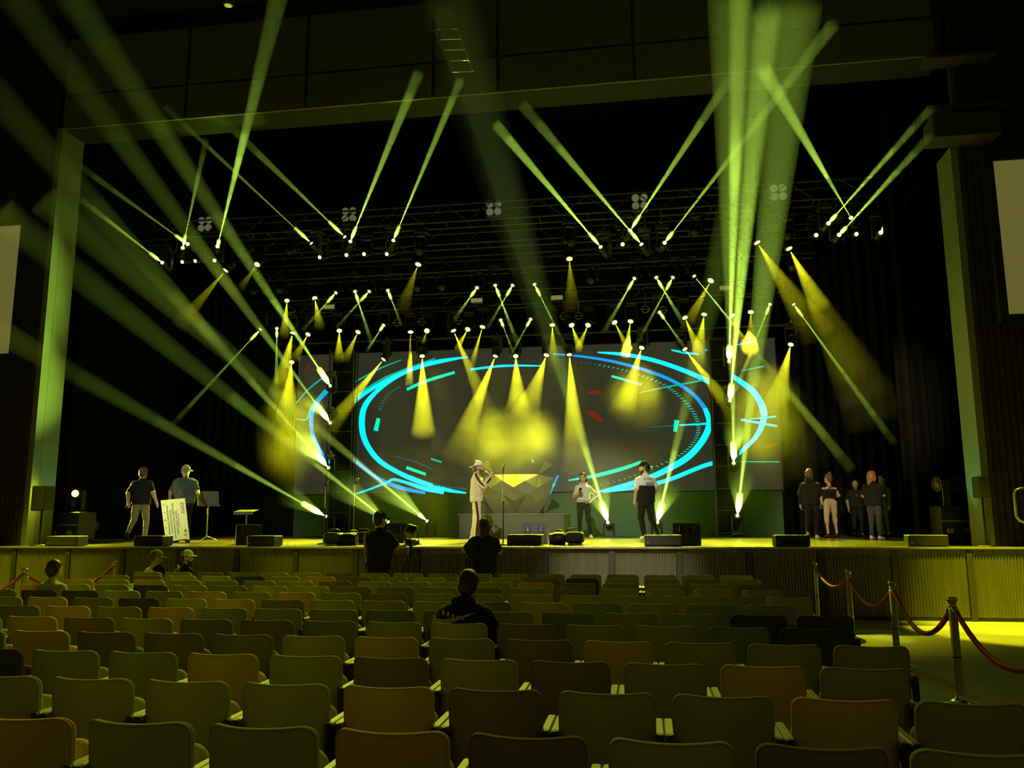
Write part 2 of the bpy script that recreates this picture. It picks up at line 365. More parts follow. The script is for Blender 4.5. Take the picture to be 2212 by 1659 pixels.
for i, (x, y) in enumerate(dash[::1]):
    d = math.atan2(y - 915, (x - 1160) * 0.55)
    l = 3 + 6 * max(0, math.sin((i / len(dash)) * math.pi))
    stroke([(x, y, 2.2), (x + l * math.cos(d), y + 0.5 * l * math.sin(d), 2.2)], m_te if i > 14 else m_dk, 'screen_tick')
for i, (x, y) in enumerate(spline([(938, 1046), (960, 1050), (985, 1053), (1004, 1055)], 3)): stroke([(x, y, 3), (x + 6, y + 3, 3)], m_dk, 'screen_tick')
for i, (x, y) in enumerate(spline([(826, 888), (835, 868), (850, 850), (868, 838)], 4)): stroke([(x, y, 2), (x - 7, y - 1, 2)], m_dk, 'screen_tick')

# ------------------------------------------------------------------ trusses
me_cache = {}
def truss(label, y, x0, x1, zb, size=0.42, step=0.55):
    L = x1 - x0; o = empty('lighting_truss', ((x0 + x1) / 2, y, zb)); tag(o, label, 'truss', 'overhead trusses')
    key = ('ch', round(L, 2))
    if key not in me_cache: me_cache[key] = MB().tube([(-L / 2, 0, 0), (L / 2, 0, 0)], 0.026, 8).mesh('chord', M_ALU)
    for yy in (-size / 2, size / 2):
        for zz in (0, size): obj('chord', me_cache[key], o, (0, yy, zz))
    n = int(L / step); st = L / n
    for s in (0, 1):
        key = ('br', s, round(st, 3))
        if key not in me_cache: me_cache[key] = MB().tube([(-st / 2, 0, 0 if s else size), (st / 2, 0, size if s else 0)], 0.013, 6).mesh('brace', M_ALU)
        kb = ('bh', round(size, 2))
        if kb not in me_cache: me_cache[kb] = MB().tube([(0, -size / 2, 0), (0, size / 2, 0)], 0.013, 6).mesh('cross_bar', M_ALU)
    for i in range(n):
        x = -L / 2 + st * (i + 0.5)
        obj('brace', me_cache[('br', i % 2, round(st, 3))], o, (x, -size / 2, 0))
        obj('cross_bar', me_cache[kb], o, (x - st / 2, 0, 0))
    for i, x in enumerate((-L * 0.42, 0, L * 0.42)):
        MB().tube([(x, 0, size), (x, 0, 14.97 - zb)], 0.008, 6).build('hoist_chain', M_BLACK, o)
    return o
truss('front lighting truss carrying the upward beams, closest to the header', 18.25, -12.2, 5.6, 8.55)
truss('second lighting truss with the large yellow lamps', 20.0, -11.6, 4.7, 8.62)
truss('third lighting truss with a row of thin crossing beams', 21.7, -11.0, 4.6, 8.42)
truss('fourth lighting truss above the top of the screen', 23.25, -11.8, 4.8, 7.82)
def pipe(label, y, x0, x1, z):
    o = empty('lighting_pipe', ((x0 + x1) / 2, y, z)); tag(o, label, 'pipe')
    L = x1 - x0
    MB().tube([(-L / 2, 0, 0), (L / 2, 0, 0)], 0.03, 8).build('pipe', M_ALU, o)
    for x in (-L * 0.45, -L * 0.15, L * 0.15, L * 0.45): MB().tube([(x, 0, 0), (x, 0, 7.84 - z)], 0.012, 6).build('drop_rod', M_ALU, o)
pipe('low pipe along the top edge of the video screen', 23.45, -11.2, 4.7, 6.98)

# ------------------------------------------------------------------ moving lights and their beams
m_lens_g = mat('lens_green', (0.1, 0.1, 0.1), 0.2, emit=(0.75, 1.0, 0.25), es=3.5)
m_lens_y = mat('lens_yellow', (0.1, 0.1, 0.1), 0.2, emit=(1.0, 0.85, 0.16), es=4.5)
m_lens_off = mat('lens_dark', (0.03, 0.04, 0.045), 0.1, spec=0.8)
def mk(r, l):
    head = MB().lathe([(r * 0.55, -l * 0.5), (r * 0.95, -l * 0.42), (r, -l * 0.1), (r * 0.86, 0), (r * 0.86, l * 0.3), (r, l * 0.36), (r, l * 0.5), (r * 0.75, l * 0.5)], 14).mesh('head', M_BLACK)
    fins = MB()
    for k in range(4): fins.lathe([(r * 1.04, -l * (0.40 - 0.07 * k)), (r * 1.04, -l * (0.38 - 0.07 * k))], 14)
    yo = MB()
    for s in (-1, 1): yo.rbox((s * (r + 0.035), 0, 0.13), (0.045, 0.12, 0.40), 0.012)
    yo.rbox((0, 0, 0.335), (2 * r + 0.12, 0.13, 0.05), 0.012)
    base = MB().rbox((0, 0, 0.42), (0.32, 0.28, 0.12), 0.02)
    return dict(head=head, fins=fins.mesh('cooling_fins', M_GREYP), yoke=yo.mesh('yoke', M_BLACK), base=base.mesh('base', M_BLACK),
                clamp=MB().rbox((0, 0, 0.02), (0.05, 0.08, 0.09), 0.01).mesh('clamp', M_STEEL), r=r, l=l)
FX = {'s': mk(0.095, 0.36), 'w': mk(0.12, 0.32)}
def disc(r, n=16):
    b = MB(); b.lathe([(r, -0.012), (r, 0.0), (r * 0.6, 0.010), (0.001, 0.014)], n); return b
LENS = {}
for sz in ('s', 'w'):
    for cn, mm in (('g', m_lens_g), ('y', m_lens_y), ('o', m_lens_off)):
        LENS[sz + cn] = disc(0.044 if sz == 's' else 0.075).mesh('lens', mm)
NFX = {}
GOLD = 'light'
def fixture(src, Y, dirv, kind, lit, row, floor=False, label=None, rodz=None):
    """a moving light whose lens sits at the given place and looks along dirv"""
    L = src if isinstance(src, Vector) else at(src[0], src[1], Y); d = dirv.normalized()
    fx = FX[kind]; o = empty('moving_light', (0, 0, 0))
    hc = L - d * (fx['l'] * 0.5 + 0.012)
    o.location = hc
    q = d.to_track_quat('Z', 'Y')
    h = obj('head', fx['head'], o); h.rotation_mode = 'QUATERNION'; h.rotation_quaternion = q
    f = obj('cooling_fins', fx['fins'], h)
    e = obj('lens', LENS[kind + lit], h, (0, 0, fx['l'] * 0.5 + 0.004))
    pan = math.atan2(d.y, d.x) + math.pi / 2
    y = obj('yoke', fx['yoke'], o); b = obj('base', fx['base'], o)
    y.rotation_euler = (math.pi if floor else 0, 0, -pan if floor else pan); b.rotation_euler = (math.pi if floor else 0, 0, 0)
    if not floor:
        obj('clamp', fx['clamp'], o, (0, 0, 0.49))
        if row.startswith('tower'):
            MB().tube([(0, 0, 0.47), (0, (22.72 - hc.y) * 0.5, 0.50), (0, 22.72 - hc.y, 0.50)], 0.02, 6).build('bracket_arm', M_ALU, o)
        if rodz:
            ty, tz = TRUSS[rodz]
            MB().tube([(0, 0, 0.46), (0, 0, 0.52), (0, (ty - hc.y) * 0.9, max(tz - hc.z - 0.06, 0.54)), (0, ty - hc.y, tz - hc.z + 0.02)], 0.014, 6).build('hanging_arm', M_ALU, o)
    else:
        dz = hc.z - SZ - 0.48
        if dz > 0.02 and rodz is None:
            MB().rbox((0, 0, -0.48 - dz / 2), (0.36, 0.32, dz), 0.02).build('stand_block', M_PLAST, o)
    NFX.setdefault(row, []).append((L.x, o))
    return o, L, d
TRUSS = {8.55: (18.04, 8.55), 8.62: (19.79, 8.62), 8.42: (21.49, 8.42), 7.82: (23.04, 7.82), 6.98: (23.45, 6.98)}   # the chord each row hangs from
NBM = {}
def cone(o, L, d, tan, length, segs):
    q = d.to_track_quat('Z', 'Y'); n = 20
    for t0, t1, dens in segs:
        vs = []
        for t in (t0 + (0.004 / length if t0 > 0 else 0), t1):
            l = 0.06 + (length - 0.06) * t; r = l * tan * 1.0
            for i in range(n):
                a = 2 * math.pi * i / n; vs.append(q @ Vector((r * math.cos(a), r * math.sin(a), l)))
        fs = [tuple(range(n - 1, -1, -1)), tuple(range(n, 2 * n))]
        for i in range(n): j = (i + 1) % n; fs.append((i, j, n + j, n + i))
        MB().add(vs, fs).build('haze', haze_mat(dens), o, kind='stuff')
def beam(src, Y, dst, Yd, wpx, lum, col, row, dens=0.2, segs=None, kind=None, floor=False, rodz=None, blend=0.35, core=0.0):
    L0 = at(src[0], src[1], Y); T = at(dst[0], dst[1], Yd); dv = T - L0; length = dv.length
    kind = kind or ('s' if col == 'g' else 'w')
    o, L, d = fixture(L0, Y, dv, kind, col, row, floor, rodz=rodz)
    depth = (T - Vector((0, 0, EYE))).dot(CF); r1 = wpx / 2 * depth / FPX
    tan = max(r1 / length, 0.0088)
    P = GAIN * 4 * math.pi * lum * 4 * math.pi * length * 0.5 / (2 * dens * tan)
    sp = bpy.data.lights.new('beam_lamp', 'SPOT'); sp.energy = P; sp.color = GRN if col == 'g' else YEL
    sp.spot_size = 2 * math.atan(tan); sp.spot_blend = blend; sp.shadow_soft_size = 0.0
    lo = bpy.data.objects.new('beam_lamp', sp); C.objects.link(lo); lo.parent = o
    lo.location = L + d * 0.03 - o.location; lo.rotation_mode = 'QUATERNION'; lo.rotation_quaternion = d.to_track_quat('-Z', 'Y')
    segs = segs or [(0, 0.72, 1.0), (0.72, 0.88, 0.55), (0.88, 1.0, 0.25)]
    bo = empty('light_beam', L + d * 0.03); NBM.setdefault(row, []).append((L.x, bo, col))
    cone(bo, L, d, tan, length, [(a, b, dens * k) for a, b, k in segs])
    if core:
        n = 14; r, ce, cd = (0.082, 8000, 0.28) if core > 0.6 or floor else (0.046, 380, 0.5); q = d.to_track_quat('Z', 'Y'); vs = [q @ Vector((r * math.cos(2 * math.pi * i / n), r * math.sin(2 * math.pi * i / n), l)) for l in (0.03, core) for i in range(n)]
        fs = [tuple(range(n - 1, -1, -1)), tuple(range(n, 2 * n))] + [(i, (i + 1) % n, n + (i + 1) % n, n + i) for i in range(n)]
        MB().add(vs, fs).build('haze_core', haze_mat(cd), bo, kind='stuff')  # haze cylinder shaped like the hot start of the beam
        s2 = bpy.data.lights.new('added_core_lamp', 'SPOT'); s2.energy = ce; s2.color = sp.color; s2.spot_size = math.radians(26); s2.spot_blend = 0.5; s2.shadow_soft_size = 0.0  # second spot added per head, only to brighten the beam near the lens
        l2 = bpy.data.objects.new('added_core_lamp', s2); C.objects.link(l2); l2.parent = o; l2.location = lo.location - d * 0.005; l2.rotation_mode = 'QUATERNION'; l2.rotation_quaternion = lo.rotation_quaternion
    return o
GAIN = 2.2
FULL = [(0, 0.82, 1.0), (0.82, 0.93, 0.55), (0.93, 1.0, 0.2)]
# front truss, thin beams reaching up over the hall
for a in [((395, 535), (445, 303), 15, 15, 0.10), ((470, 532), (603, -12), 8.5, 44, 0.20), ((672, 525), (358, 232), 15, 15, 0.09), ((757, 521), (903, 160), 14, 27, 0.24),
          ((744, 511), (475, 252), 15, 24, 0.10), ((850, 519), (994, 174), 14, 21, 0.24), ((1297, 533), (1072, 270), 14.6, 26, 0.42), ((1385, 527), (1130, 228), 14.6, 28, 0.28),
          ((1362, 497), (1588, 152), 14, 28, 0.26), ((1436, 524), (1815, 33), 11, 34, 0.12), ((1790, 482), (2008, 237), 12.8, 22, 0.17),
          ((1813, 507), (2005, 298), 12.8, 22, 0.17), ((1903, 502), (1985, 395), 15.0, 18, 0.14), ((350, 567), (178, 433), 15, 16, 0.13), ((405, 527), (170, 357), 14, 18, 0.05)]:
    sg = None
    if a[0][0] == 1436: sg = [(0, 0.45, 1.0), (0.45, 0.8, 0.8), (0.8, 0.97, 0.7)]
    if a[0][0] == 470: sg = [(0, 0.42, 0.6), (0.42, 0.62, 1.15), (0.62, 0.8, 0.5), (0.8, 1.0, 0.35)]
    if a[0][0] in (850, 1297, 757): sg = [(0, 0.9, 1.0), (0.9, 1.0, 0.5)]
    beam(a[0], 18.0, a[1], a[2], a[3], a[4], 'g', 'front truss', 0.13, sg, rodz=8.55, core=0.5)
beam((1838, 470), 18.0, (1648, 148), 13.5, 36, 0.22, 'g', 'front truss', 0.13, [(0, 0.30, 0.35), (0.30, 1.0, 1.0)], rodz=8.55)
# towers: stacked beams fanning out over the hall
for a in [((713, 833), (156, -8), 10, 80, 0.17), ((713, 913), (30, -10), 10, 80, 0.08), ((709, 1010), (-40, 170), 10, 80, 0.065), ((703, 1115), (-30, 700), 13, 60, 0.10)]:
    beam(a[0], 22.3, a[1], a[2], a[3], a[4], 'g', 'tower a', 0.07, [(0, 0.10, 1.6), (0.10, 0.35, 1.0), (0.35, 0.6, 0.55), (0.6, 0.8, 0.32), (0.8, 1.0, 0.2)], floor=(a[0][1] > 1100), blend=0.9, core=1.0)
for a in [((1575, 780), (1600, -8), 10, 60, 0.40), ((1577, 865), (1654, 30), 10, 78, 0.46), ((1585, 1000), (1572, -5), 11, 90, 0.10), ((1593, 1113), (1720, 20), 11, 110, 0.14)]:
    beam(a[0], 22.3, a[1], a[2], a[3], a[4], 'g', 'tower b', 0.07, [(0, 0.10, 1.6), (0.10, 1.0, 1.0)], floor=(a[0][1] > 1100), blend=0.8, core=0.95)
for a in [((838, 1127), (0, 460), 13, 80, 0.08), ((922, 1125), (100, 430), 13, 80, 0.10), ((1313, 1128), (955, -5), 9.5, 160, 0.13), ((1420, 1128), (1695, -5), 9.5, 125, 0.13)]:
    beam(a[0], 22.4, a[1], a[2], a[3], a[4], 'g', 'stage floor', 0.06, [(0, 0.10, 2.2), (0.10, 0.25, 1.2), (0.25, 0.5, 0.55), (0.5, 1.0, 0.25)], floor=True, blend=0.9, core=1.05 if a[0][0] > 1000 else 0.3)
# third truss, short crossing beams
for a in [((725, 633), (655, 712), 9, 0.16), ((767, 630), (803, 742), 12, 0.22), ((797, 630), (728, 706), 9, 0.12), ((838, 628), (867, 702), 9, 0.12), ((1030, 622), (983, 688), 11, 0.20),
          ((1070, 617), (1118, 742), 13, 0.24), ((1107, 617), (1053, 708), 10, 0.15), ((1155, 615), (1221, 748), 10, 0.17), ((1370, 602), (1306, 714), 13, 0.24), ((1418, 600), (1480, 705), 14, 0.24),
          ((1453, 600), (1373, 748), 11, 0.16)]:
    beam(a[0], 21.5, a[1], 20.3, a[2], a[3], 'g', 'third truss', 0.2, [(0, 0.55, 1.0), (0.55, 0.8, 0.45), (0.8, 1.0, 0.18)], rodz=8.42, core=0.45)
beam((1500, 597), 21.5, (1838, 1012), 18.5, 26, 0.13, 'g', 'third truss', 0.12, [(0, 0.3, 1.3), (0.3, 0.62, 0.5), (0.62, 0.86, 0.9), (0.86, 0.94, 0.5), (0.94, 1.0, 0.2)], rodz=8.42)
# fourth truss
for a in [((562, 712), (372, 918), 13, 0.10), ((598, 710), (597, 832), 11, 0.15), ((828, 703), (793, 757), 8, 0.13), ((1082, 692), (1109, 762), 7, 0.08), ((1146, 690), (1103, 768), 7, 0.10),
          ((1425, 675), (1477, 748), 9, 0.15), ((1663, 658), (1600, 817), 11, 0.16), ((1715, 658), (1930, 955), 19, 0.19)]:
    beam(a[0], 23.0, a[1], 21.0, a[2], a[3], 'g', 'fourth truss', 0.2, FULL if a[0][0] in (598, 1715, 562) else None, rodz=7.82, core=0.45)
# yellow washes
def wash(src, Y, dst, Yd, w, lum, row, rodz, dens=0.22, segs=None):
    beam(src, Y, dst, Yd, w, lum, 'y', row, dens, segs, 'w', rodz=rodz, blend=0.6)
for a in [((487, 585), (385, 705), 42, 0.06), ((555, 572), (520, 622), 22, 0.05), ((903, 572), (868, 668), 40, 0.05), ((1230, 560), (1236, 665), 44, 0.06), ((1636, 525), (1765, 725), 84, 0.14), ((1535, 607), (1487, 698), 34, 0.16)]:
    wash(a[0], 19.8, a[1], 19.2, a[2], a[3], 'second truss', 8.62)
wash((1705, 538), 19.8, (1900, 905), 18.6, 150, 0.10, 'second truss', 8.62, 0.16, [(0, 0.36, 1.5), (0.36, 0.55, 0.4), (0.55, 0.75, 0.5), (0.75, 0.88, 0.26), (0.88, 1.0, 0.1)])
for a in [((620, 650), (614, 724), 27, 0.26), ((680, 645), (691, 705), 27, 0.20), ((632, 720), (598, 870), 64, 0.26), ((665, 723), (636, 775), 26, 0.16), ((733, 715), (732, 776), 28, 0.28), ((773, 718), (746, 776), 24, 0.20),
          ((887, 718), (884, 832), 20, 0.08), ((922, 715), (914, 740), 10, 0.10), ((980, 715), (1064, 912), 54, 0.22), ((1010, 712), (987, 754), 18, 0.30), ((1042, 707), (1018, 792), 18, 0.30),
          ((1193, 703), (1196, 795), 38, 0.16), ((1235, 703), (1253, 754), 22, 0.26), ((1270, 703), (1248, 754), 20, 0.20), ((1328, 697), (1357, 754), 20, 0.20), ((1362, 695), (1351, 765), 24, 0.22),
          ((1480, 687), (1512, 766), 32, 0.26), ((1521, 680), (1504, 795), 52, 0.26), ((1582, 682), (1604, 745), 24, 0.16), ((1622, 675), (1621, 756), 38, 0.09)]:
    wash(a[0], 23.0, a[1], 22.4, a[2], a[3], 'fourth truss', 7.82)
for a in [((828, 777), (695, 945), 54, 0.24), ((912, 770), (915, 945), 64, 0.60), ((1070, 770), (982, 992), 74, 0.32), ((1114, 770), (1119, 890), 62, 0.32), ((1180, 768), (1132, 910), 76, 0.24),
          ((1230, 767), (1246, 1020), 80, 0.36), ((1386, 752), (1342, 895), 66, 0.22), ((1480, 755), (1595, 905), 50, 0.24), ((1708, 745), (1668, 910), 74, 0.20), ((630, 783), (619, 905), 54, 0.26)]:
    sg = [(0, 0.95, 1.0)] if a[0][0] == 912 else None
    wash(a[0], 23.3, a[1], 22.2, a[2], a[3] * 1.5, 'screen pipe', 6.98, 0.25, sg)
# lit but beamless heads on the front truss, turned to the audience, and dark spares
for x, y in [(393, 566), (421, 564), (463, 563), (690, 556), (748, 551), (786, 549), (835, 549), (1345, 528), (1763, 508), (1850, 506)]:
    L0 = at(x, y, 18.4); fixture(L0, 18.4, Vector((random.uniform(-0.3, 0.3), -1, -0.55)), 's', 'g', 'front truss lower', rodz=8.55)
for x, y, Y, rz in [(520, 548, 18.4, 8.55), (620, 545, 18.4, 8.55), (905, 545, 18.4, 8.55), (1235, 525, 18.4, 8.55), (1500, 505, 18.4, 8.55), (1700, 512, 18.4, 8.55), (545, 632, 21.5, 8.42), (572, 632, 21.5, 8.42), (600, 630, 21.5, 8.42),
                    (900, 625, 21.5, 8.42), (955, 622, 21.5, 8.42), (1275, 608, 21.5, 8.42), (1650, 585, 21.5, 8.42), (1712, 580, 21.5, 8.42)]:
    fixture(at(x, y, Y), Y, Vector((random.uniform(-0.7, 0.7), -1, -0.9)), 's', 'o', 'dark', rodz=rz)
ROWN = {'tower a': 'the screen tower by the music stands', 'tower b': 'the screen tower by the standing group', 'stage floor': 'the stage floor below the screen'}
for row, lst in NFX.items():
    up = 'tower' in row
    lst.sort(key=(lambda t: -t[1].location.z) if up else (lambda t: t[0]))
    for i, (x, o) in enumerate(lst):
        if row == 'dark': lab = 'unlit black moving light under the trusses, %s from the music stand side' % ORD[i]
        elif row == 'front truss lower': lab = 'glowing head facing the seats, no beam, %s along the front truss' % ORD[i]
        elif up: lab = 'moving light fixed to %s, %s from the top' % (ROWN[row], ORD[i])
        else: lab = 'lit moving light on %s, %s from the music stand side' % (ROWN.get(row, 'the ' + row), ORD[i])
        tag(o, lab, 'stage light', 'moving lights of ' + ROWN.get(row, 'the ' + row))
for row, lst in NBM.items():
    up = 'tower' in row
    lst.sort(key=(lambda t: -t[1].location.z) if up else (lambda t: t[0]))
    for i, (x, o, c) in enumerate(lst):
        tag(o, '%s light beam in the haze from %s, %s %s' % ('green' if c == 'g' else 'yellow', ROWN.get(row, 'the ' + row), ORD[i], 'from the top' if up else 'from music stand side'), 'light beam', 'hazy light beams', 'stuff')

# four-lamp blinders above the front truss
m_refl = mat('lamp_reflector', (0.6, 0.6, 0.5), 0.3, 0.2, emit=(0.6, 0.6, 0.36), es=0.13)
bl_house = MB().rbox((0, 0, 0), (0.40, 0.16, 0.44), 0.02).mesh('housing', M_PLAST)
bl_ring = MB(); bl_ring.lathe([(0.085, 0), (0.085, 0.03), (0.07, 0.03), (0.05, 0.012), (0.012, 0.008), (0.012, 0.02), (0.001, 0.02)], 16, Matrix.Rotation(math.pi / 2, 4, 'X'))
bl_ring = bl_ring.mesh('lamp', m_refl)
bl_br = MB().tube([(-0.23, 0, 0), (-0.23, 0, 0.32), (0.23, 0, 0.32), (0.23, 0, 0)], 0.012, 6).mesh('bracket', M_BLACK)
for i, (x, y) in enumerate([(447, 486), (757, 466), (1068, 451), (1382, 438), (1680, 418)]):
    o = empty('blinder_light', at(x, y, 18.2)); tag(o, 'square four-lamp blinder above the front truss, %s from the music stand side' % ORD[i], 'stage light', 'four-lamp blinders')
    obj('housing', bl_house, o); obj('bracket', bl_br, o)
    for sx in (-1, 1):
        for sz in (-1, 1): obj('lamp', bl_ring, o, (sx * 0.095, -0.08, sz * 0.095 - 0.01))
# small pale strip fixtures and hoops in the rig
m_strip = mat('strip_face', (0.35, 0.34, 0.22), 0.4, emit=(0.30, 0.30, 0.10), es=0.5)
for i, (x, y) in enumerate([(711, 663), (1030, 649), (1203, 643), (1568, 622)]):
    p = at(x, y, 21.9); o = empty('strip_light', p); tag(o, 'small pale box light between the trusses, %s from the music stand side' % ORD[i], 'stage light', 'pale box lights')
    MB().rbox((0, 0.05, 0), (0.34, 0.12, 0.15), 0.015).build('housing', M_PLAST, o)
    MB().box((0, -0.02, 0), (0.32, 0.02, 0.11)).build('lens', m_strip, o)
    for s in (-1, 1): MB().tube([(s * 0.15, 0.05, 0.06), (s * 0.15, 0.0, 8.45 - p.z)], 0.01, 6).build('hanging_rod', M_ALU, o)
hoop = MB(); pts = [(0.10 * math.cos(a * math.pi / 8), 0, 0.10 * math.sin(a * math.pi / 8)) for a in range(16)]; hoop.tube(pts + [pts[0], pts[1]], 0.013, 6, cap=False)
me_hoop = hoop.mesh('ring', M_STEEL); me_hb = MB().tube([(-0.14, 0, 0), (0.14, 0, 0)], 0.010, 6).tube([(0, 0, 0.1), (0, 0, 0.50)], 0.012, 6).mesh('crossbar', M_STEEL)
for i, (x, y) in enumerate([(857, 697), (911, 695), (990, 693), (1218, 683), (1250, 682), (1394, 668), (1432, 670)]):
    o = empty('hoop_bracket', at(x, y, 23.04)); tag(o, 'round metal hoop bracket above the screen, %s from the music stand side' % ORD[i], 'bracket', 'hoop brackets')
    obj('ring', me_hoop, o); obj('crossbar', me_hb, o)
# hanging ladder frame in front of the header
p0, p1, p2, p3 = at(940, 63, 14.2), at(990, 62, 14.2), at(1022, 153, 13.4), at(978, 155, 13.4)
o = empty('ladder_frame', p3); tag(o, 'small hanging ladder frame with a lamp in front of the header', 'frame')
m_lad = mat('ladder_metal', (0.30, 0.30, 0.14), 0.45, 0.3)
for a, b in ((p0, p3), (p1, p2)): MB().tube([a - p3, b - p3], 0.018, 6).build('side_rail', m_lad, o)
for k in range(5):
    t = k / 4; MB().tube([p0.lerp(p3, t) - p3, p1.lerp(p2, t) - p3], 0.015, 6).build('rung', m_lad, o)
hl = MB(); hl.lathe([(0.10, -0.22), (0.17, -0.15), (0.17, 0.15), (0.20, 0.2), (0.20, 0.24)], 14, Matrix.Rotation(2.2, 4, 'X')); hl.build('lamp_body', M_GREYP, o, at(968, 40, 14.1) - p3)
MB().tube([(0, 0, 0), (0, 0, 2.2)], 0.02, 6).build('hanging_rod', M_BLACK, o, at(965, 30, 14.2) - p3)

# ------------------------------------------------------------------ screen towers
def tower(x0, x1, y, ztop, label):
    o = empty('screen_tower', ((x0 + x1) / 2, y, SZ)); tag(o, label, 'tower', 'towers in front of the screen'); w = x1 - x0; h = ztop - SZ
    MB().box((0, 0.22, h / 2), (w * 0.96, 0.04, h)).build('black_drape', M_VELVET, o)
    for sx in (-1, 1):
        for sy in (-0.0, 0.36): MB().tube([(sx * w / 2, sy, 0.02), (sx * w / 2, sy, h)], 0.025, 8).build('upright', M_ALU, o)
    n = int(h / 0.6)
    for k in range(n + 1):
        z = 0.1 + (h - 0.2) * k / n
        MB().tube([(-w / 2, 0, z), (w / 2, 0, z)], 0.014, 6).build('rung', M_ALU, o)
    MB().box((0, 0.18, 0.02), (w + 0.2, 0.7, 0.04)).build('base_plate', M_BLACK, o)
tower(-8.98, -8.25, 22.72, 6.6, 'black ladder tower hiding part of the screen, music stand side')
tower(1.93, 2.46, 22.72, 6.6, 'black ladder tower hiding part of the screen, standing group side')
# ------------------------------------------------------------------ riser and faceted booth
rs = at(1125, 1112, 20.9).z
o = empty('stage_riser', (CX, 21.9, SZ)); tag(o, 'low grey riser under the faceted booth', 'riser')
m_ris = mat('riser_grey', (0.085, 0.09, 0.065), 0.55, var=0.08)
MB().rbox((0, 0, (rs - SZ) / 2), (2.7, 1.9, rs - SZ), 0.01).build('body', m_ris, o)
MB().box((0, 0, rs - SZ + 0.012), (2.76, 1.96, 0.024)).build('top_board', mat('riser_top', (0.2, 0.2, 0.15), 0.4), o)
dj = empty('faceted_booth', (CX, 21.4, rs + 0.02)); tag(dj, 'faceted booth front of grey triangular panels on the riser', 'booth')
def F(cx, cy, dy):
    q = at(960 + cx / 7.9, 980 + cy / 7.9, 21.3); return Vector((q.x - CX, -dy, max(0.0, q.z - rs - 0.02)))
V = dict(T0=F(840, 352, .05), T1=F(1220, 352, .05), T2=F(1600, 352, .05), N0=F(1015, 468, .36), N1=F(1400, 468, .36), M0=F(815, 588, .30), M1=F(1212, 580, .40), M2=F(1600, 588, .30),
         S0=F(560, 412, .02), S1=F(1880, 412, .02), R0=F(640, 700, .10), R1=F(1025, 700, .34), R2=F(1420, 700, .34), R3=F(1800, 700, .10), V0=F(825, 812, .22), V1=F(1212, 812, .42), V2=F(1600, 812, .22),
         B0=F(840, 1040, .05), B1=F(1232, 1040, .05), B2=F(1612, 1040, .05), WL=F(735, 105, .02), WR=F(1720, 110, .02), WA=F(610, 200, .15), WB=F(1850, 205, .15))
tris = ['T0 T1 N0', 'T1 T2 N1', 'T0 N0 M0', 'N0 T1 M1', 'T1 N1 M1', 'N1 T2 M2', 'N0 R1 M0', 'N0 M1 R1', 'M1 N1 R2', 'N1 M2 R2', 'M1 R2 R1', 'T0 M0 S0', 'T2 S1 M2', 'M0 R0 S0', 'M2 S1 R3', 'M0 R1 R0', 'M2 R3 R2',
        'R0 R1 V0', 'R1 R2 V1', 'R2 R3 V2', 'R0 V0 B0', 'V0 R1 B0', 'R1 V1 B1', 'V1 R2 B1', 'R2 V2 B2', 'V2 R3 B2', 'R1 B1 B0', 'R2 B2 B1', 'T0 WA WL', 'T2 WR WB']
m_fac = mat('facet_panel', (0.15, 0.155, 0.10), 0.42, var=0.06, scale=4)
for t in tris:
    a, b, c = [V[k] for k in t.split()]; cen = (a + b + c) / 3
    P3 = [cen + (p - cen) * 0.985 for p in (a, b, c)]
    n = (P3[1] - P3[0]).cross(P3[2] - P3[0]).normalized()
    if n.y > 0: n = -n; P3 = [P3[0], P3[2], P3[1]]
    vs = [p for p in P3] + [p - n * 0.02 for p in P3]
    MB().add(vs, [(0, 1, 2), (5, 4, 3), (0, 3, 4, 1), (1, 4, 5, 2), (2, 5, 3, 0)]).build('facet_panel', m_fac, dj)
MB().box((0, 0.25, 0.40), (1.5, 0.3, 0.8)).build('inner_frame', M_BLACK, dj)

cl = at(493, 12, 12.0); o = empty('ceiling_lamp', cl); tag(o, 'small dark can lamp under the hall ceiling', 'lamp')
MB().lathe([(0.07, 0), (0.09, 0.02), (0.09, 0.20), (0.05, 0.24)], 14).build('can', M_GREYP, o); MB().lathe([(0.06, -0.004), (0.06, 0.002)], 14).build('lens', m_refl, o); MB().tube([(0, 0, 0.22), (0, 0, 12.7 - cl.z)], 0.015, 6).build('stem', M_BLACK, o)

# ------------------------------------------------------------------ gear on the stage
m_box = mat('speaker_black', (0.009, 0.009, 0.009), 0.5, var=0.2)
def fill_speaker(x0, x1, ybot, lab, rz=0.0):
    p = on((x0 + x1) / 2, ybot, SZ); a = on(x0, ybot, SZ); b = on(x1, ybot, SZ); w = (b - a).length; p.y = max(p.y, SY + 0.30)
    o = empty('fill_speaker', (p.x, p.y, SZ), rz); tag(o, lab, 'speaker', 'low speakers along the stage edge')
    MB().rbox((0, 0, 0.105), (w, 0.38, 0.19), 0.012).build('cabinet', m_box, o)
    MB().box((0, -0.193, 0.105), (w * 0.90, 0.006, 0.14)).build('grille', mat('grille', (0.012, 0.012, 0.012), 0.7, var=0.5, scale=200), o)
    MB().rbox((-w * 0.4, -0.198, 0.07), (0.03, 0.008, 0.02), 0.003).build('badge', M_STEEL, o)
    for s in (-1, 1): MB().box((s * w * 0.38, 0, 0.006), (0.05, 0.3, 0.012)).build('rubber_foot', M_PLAST, o)
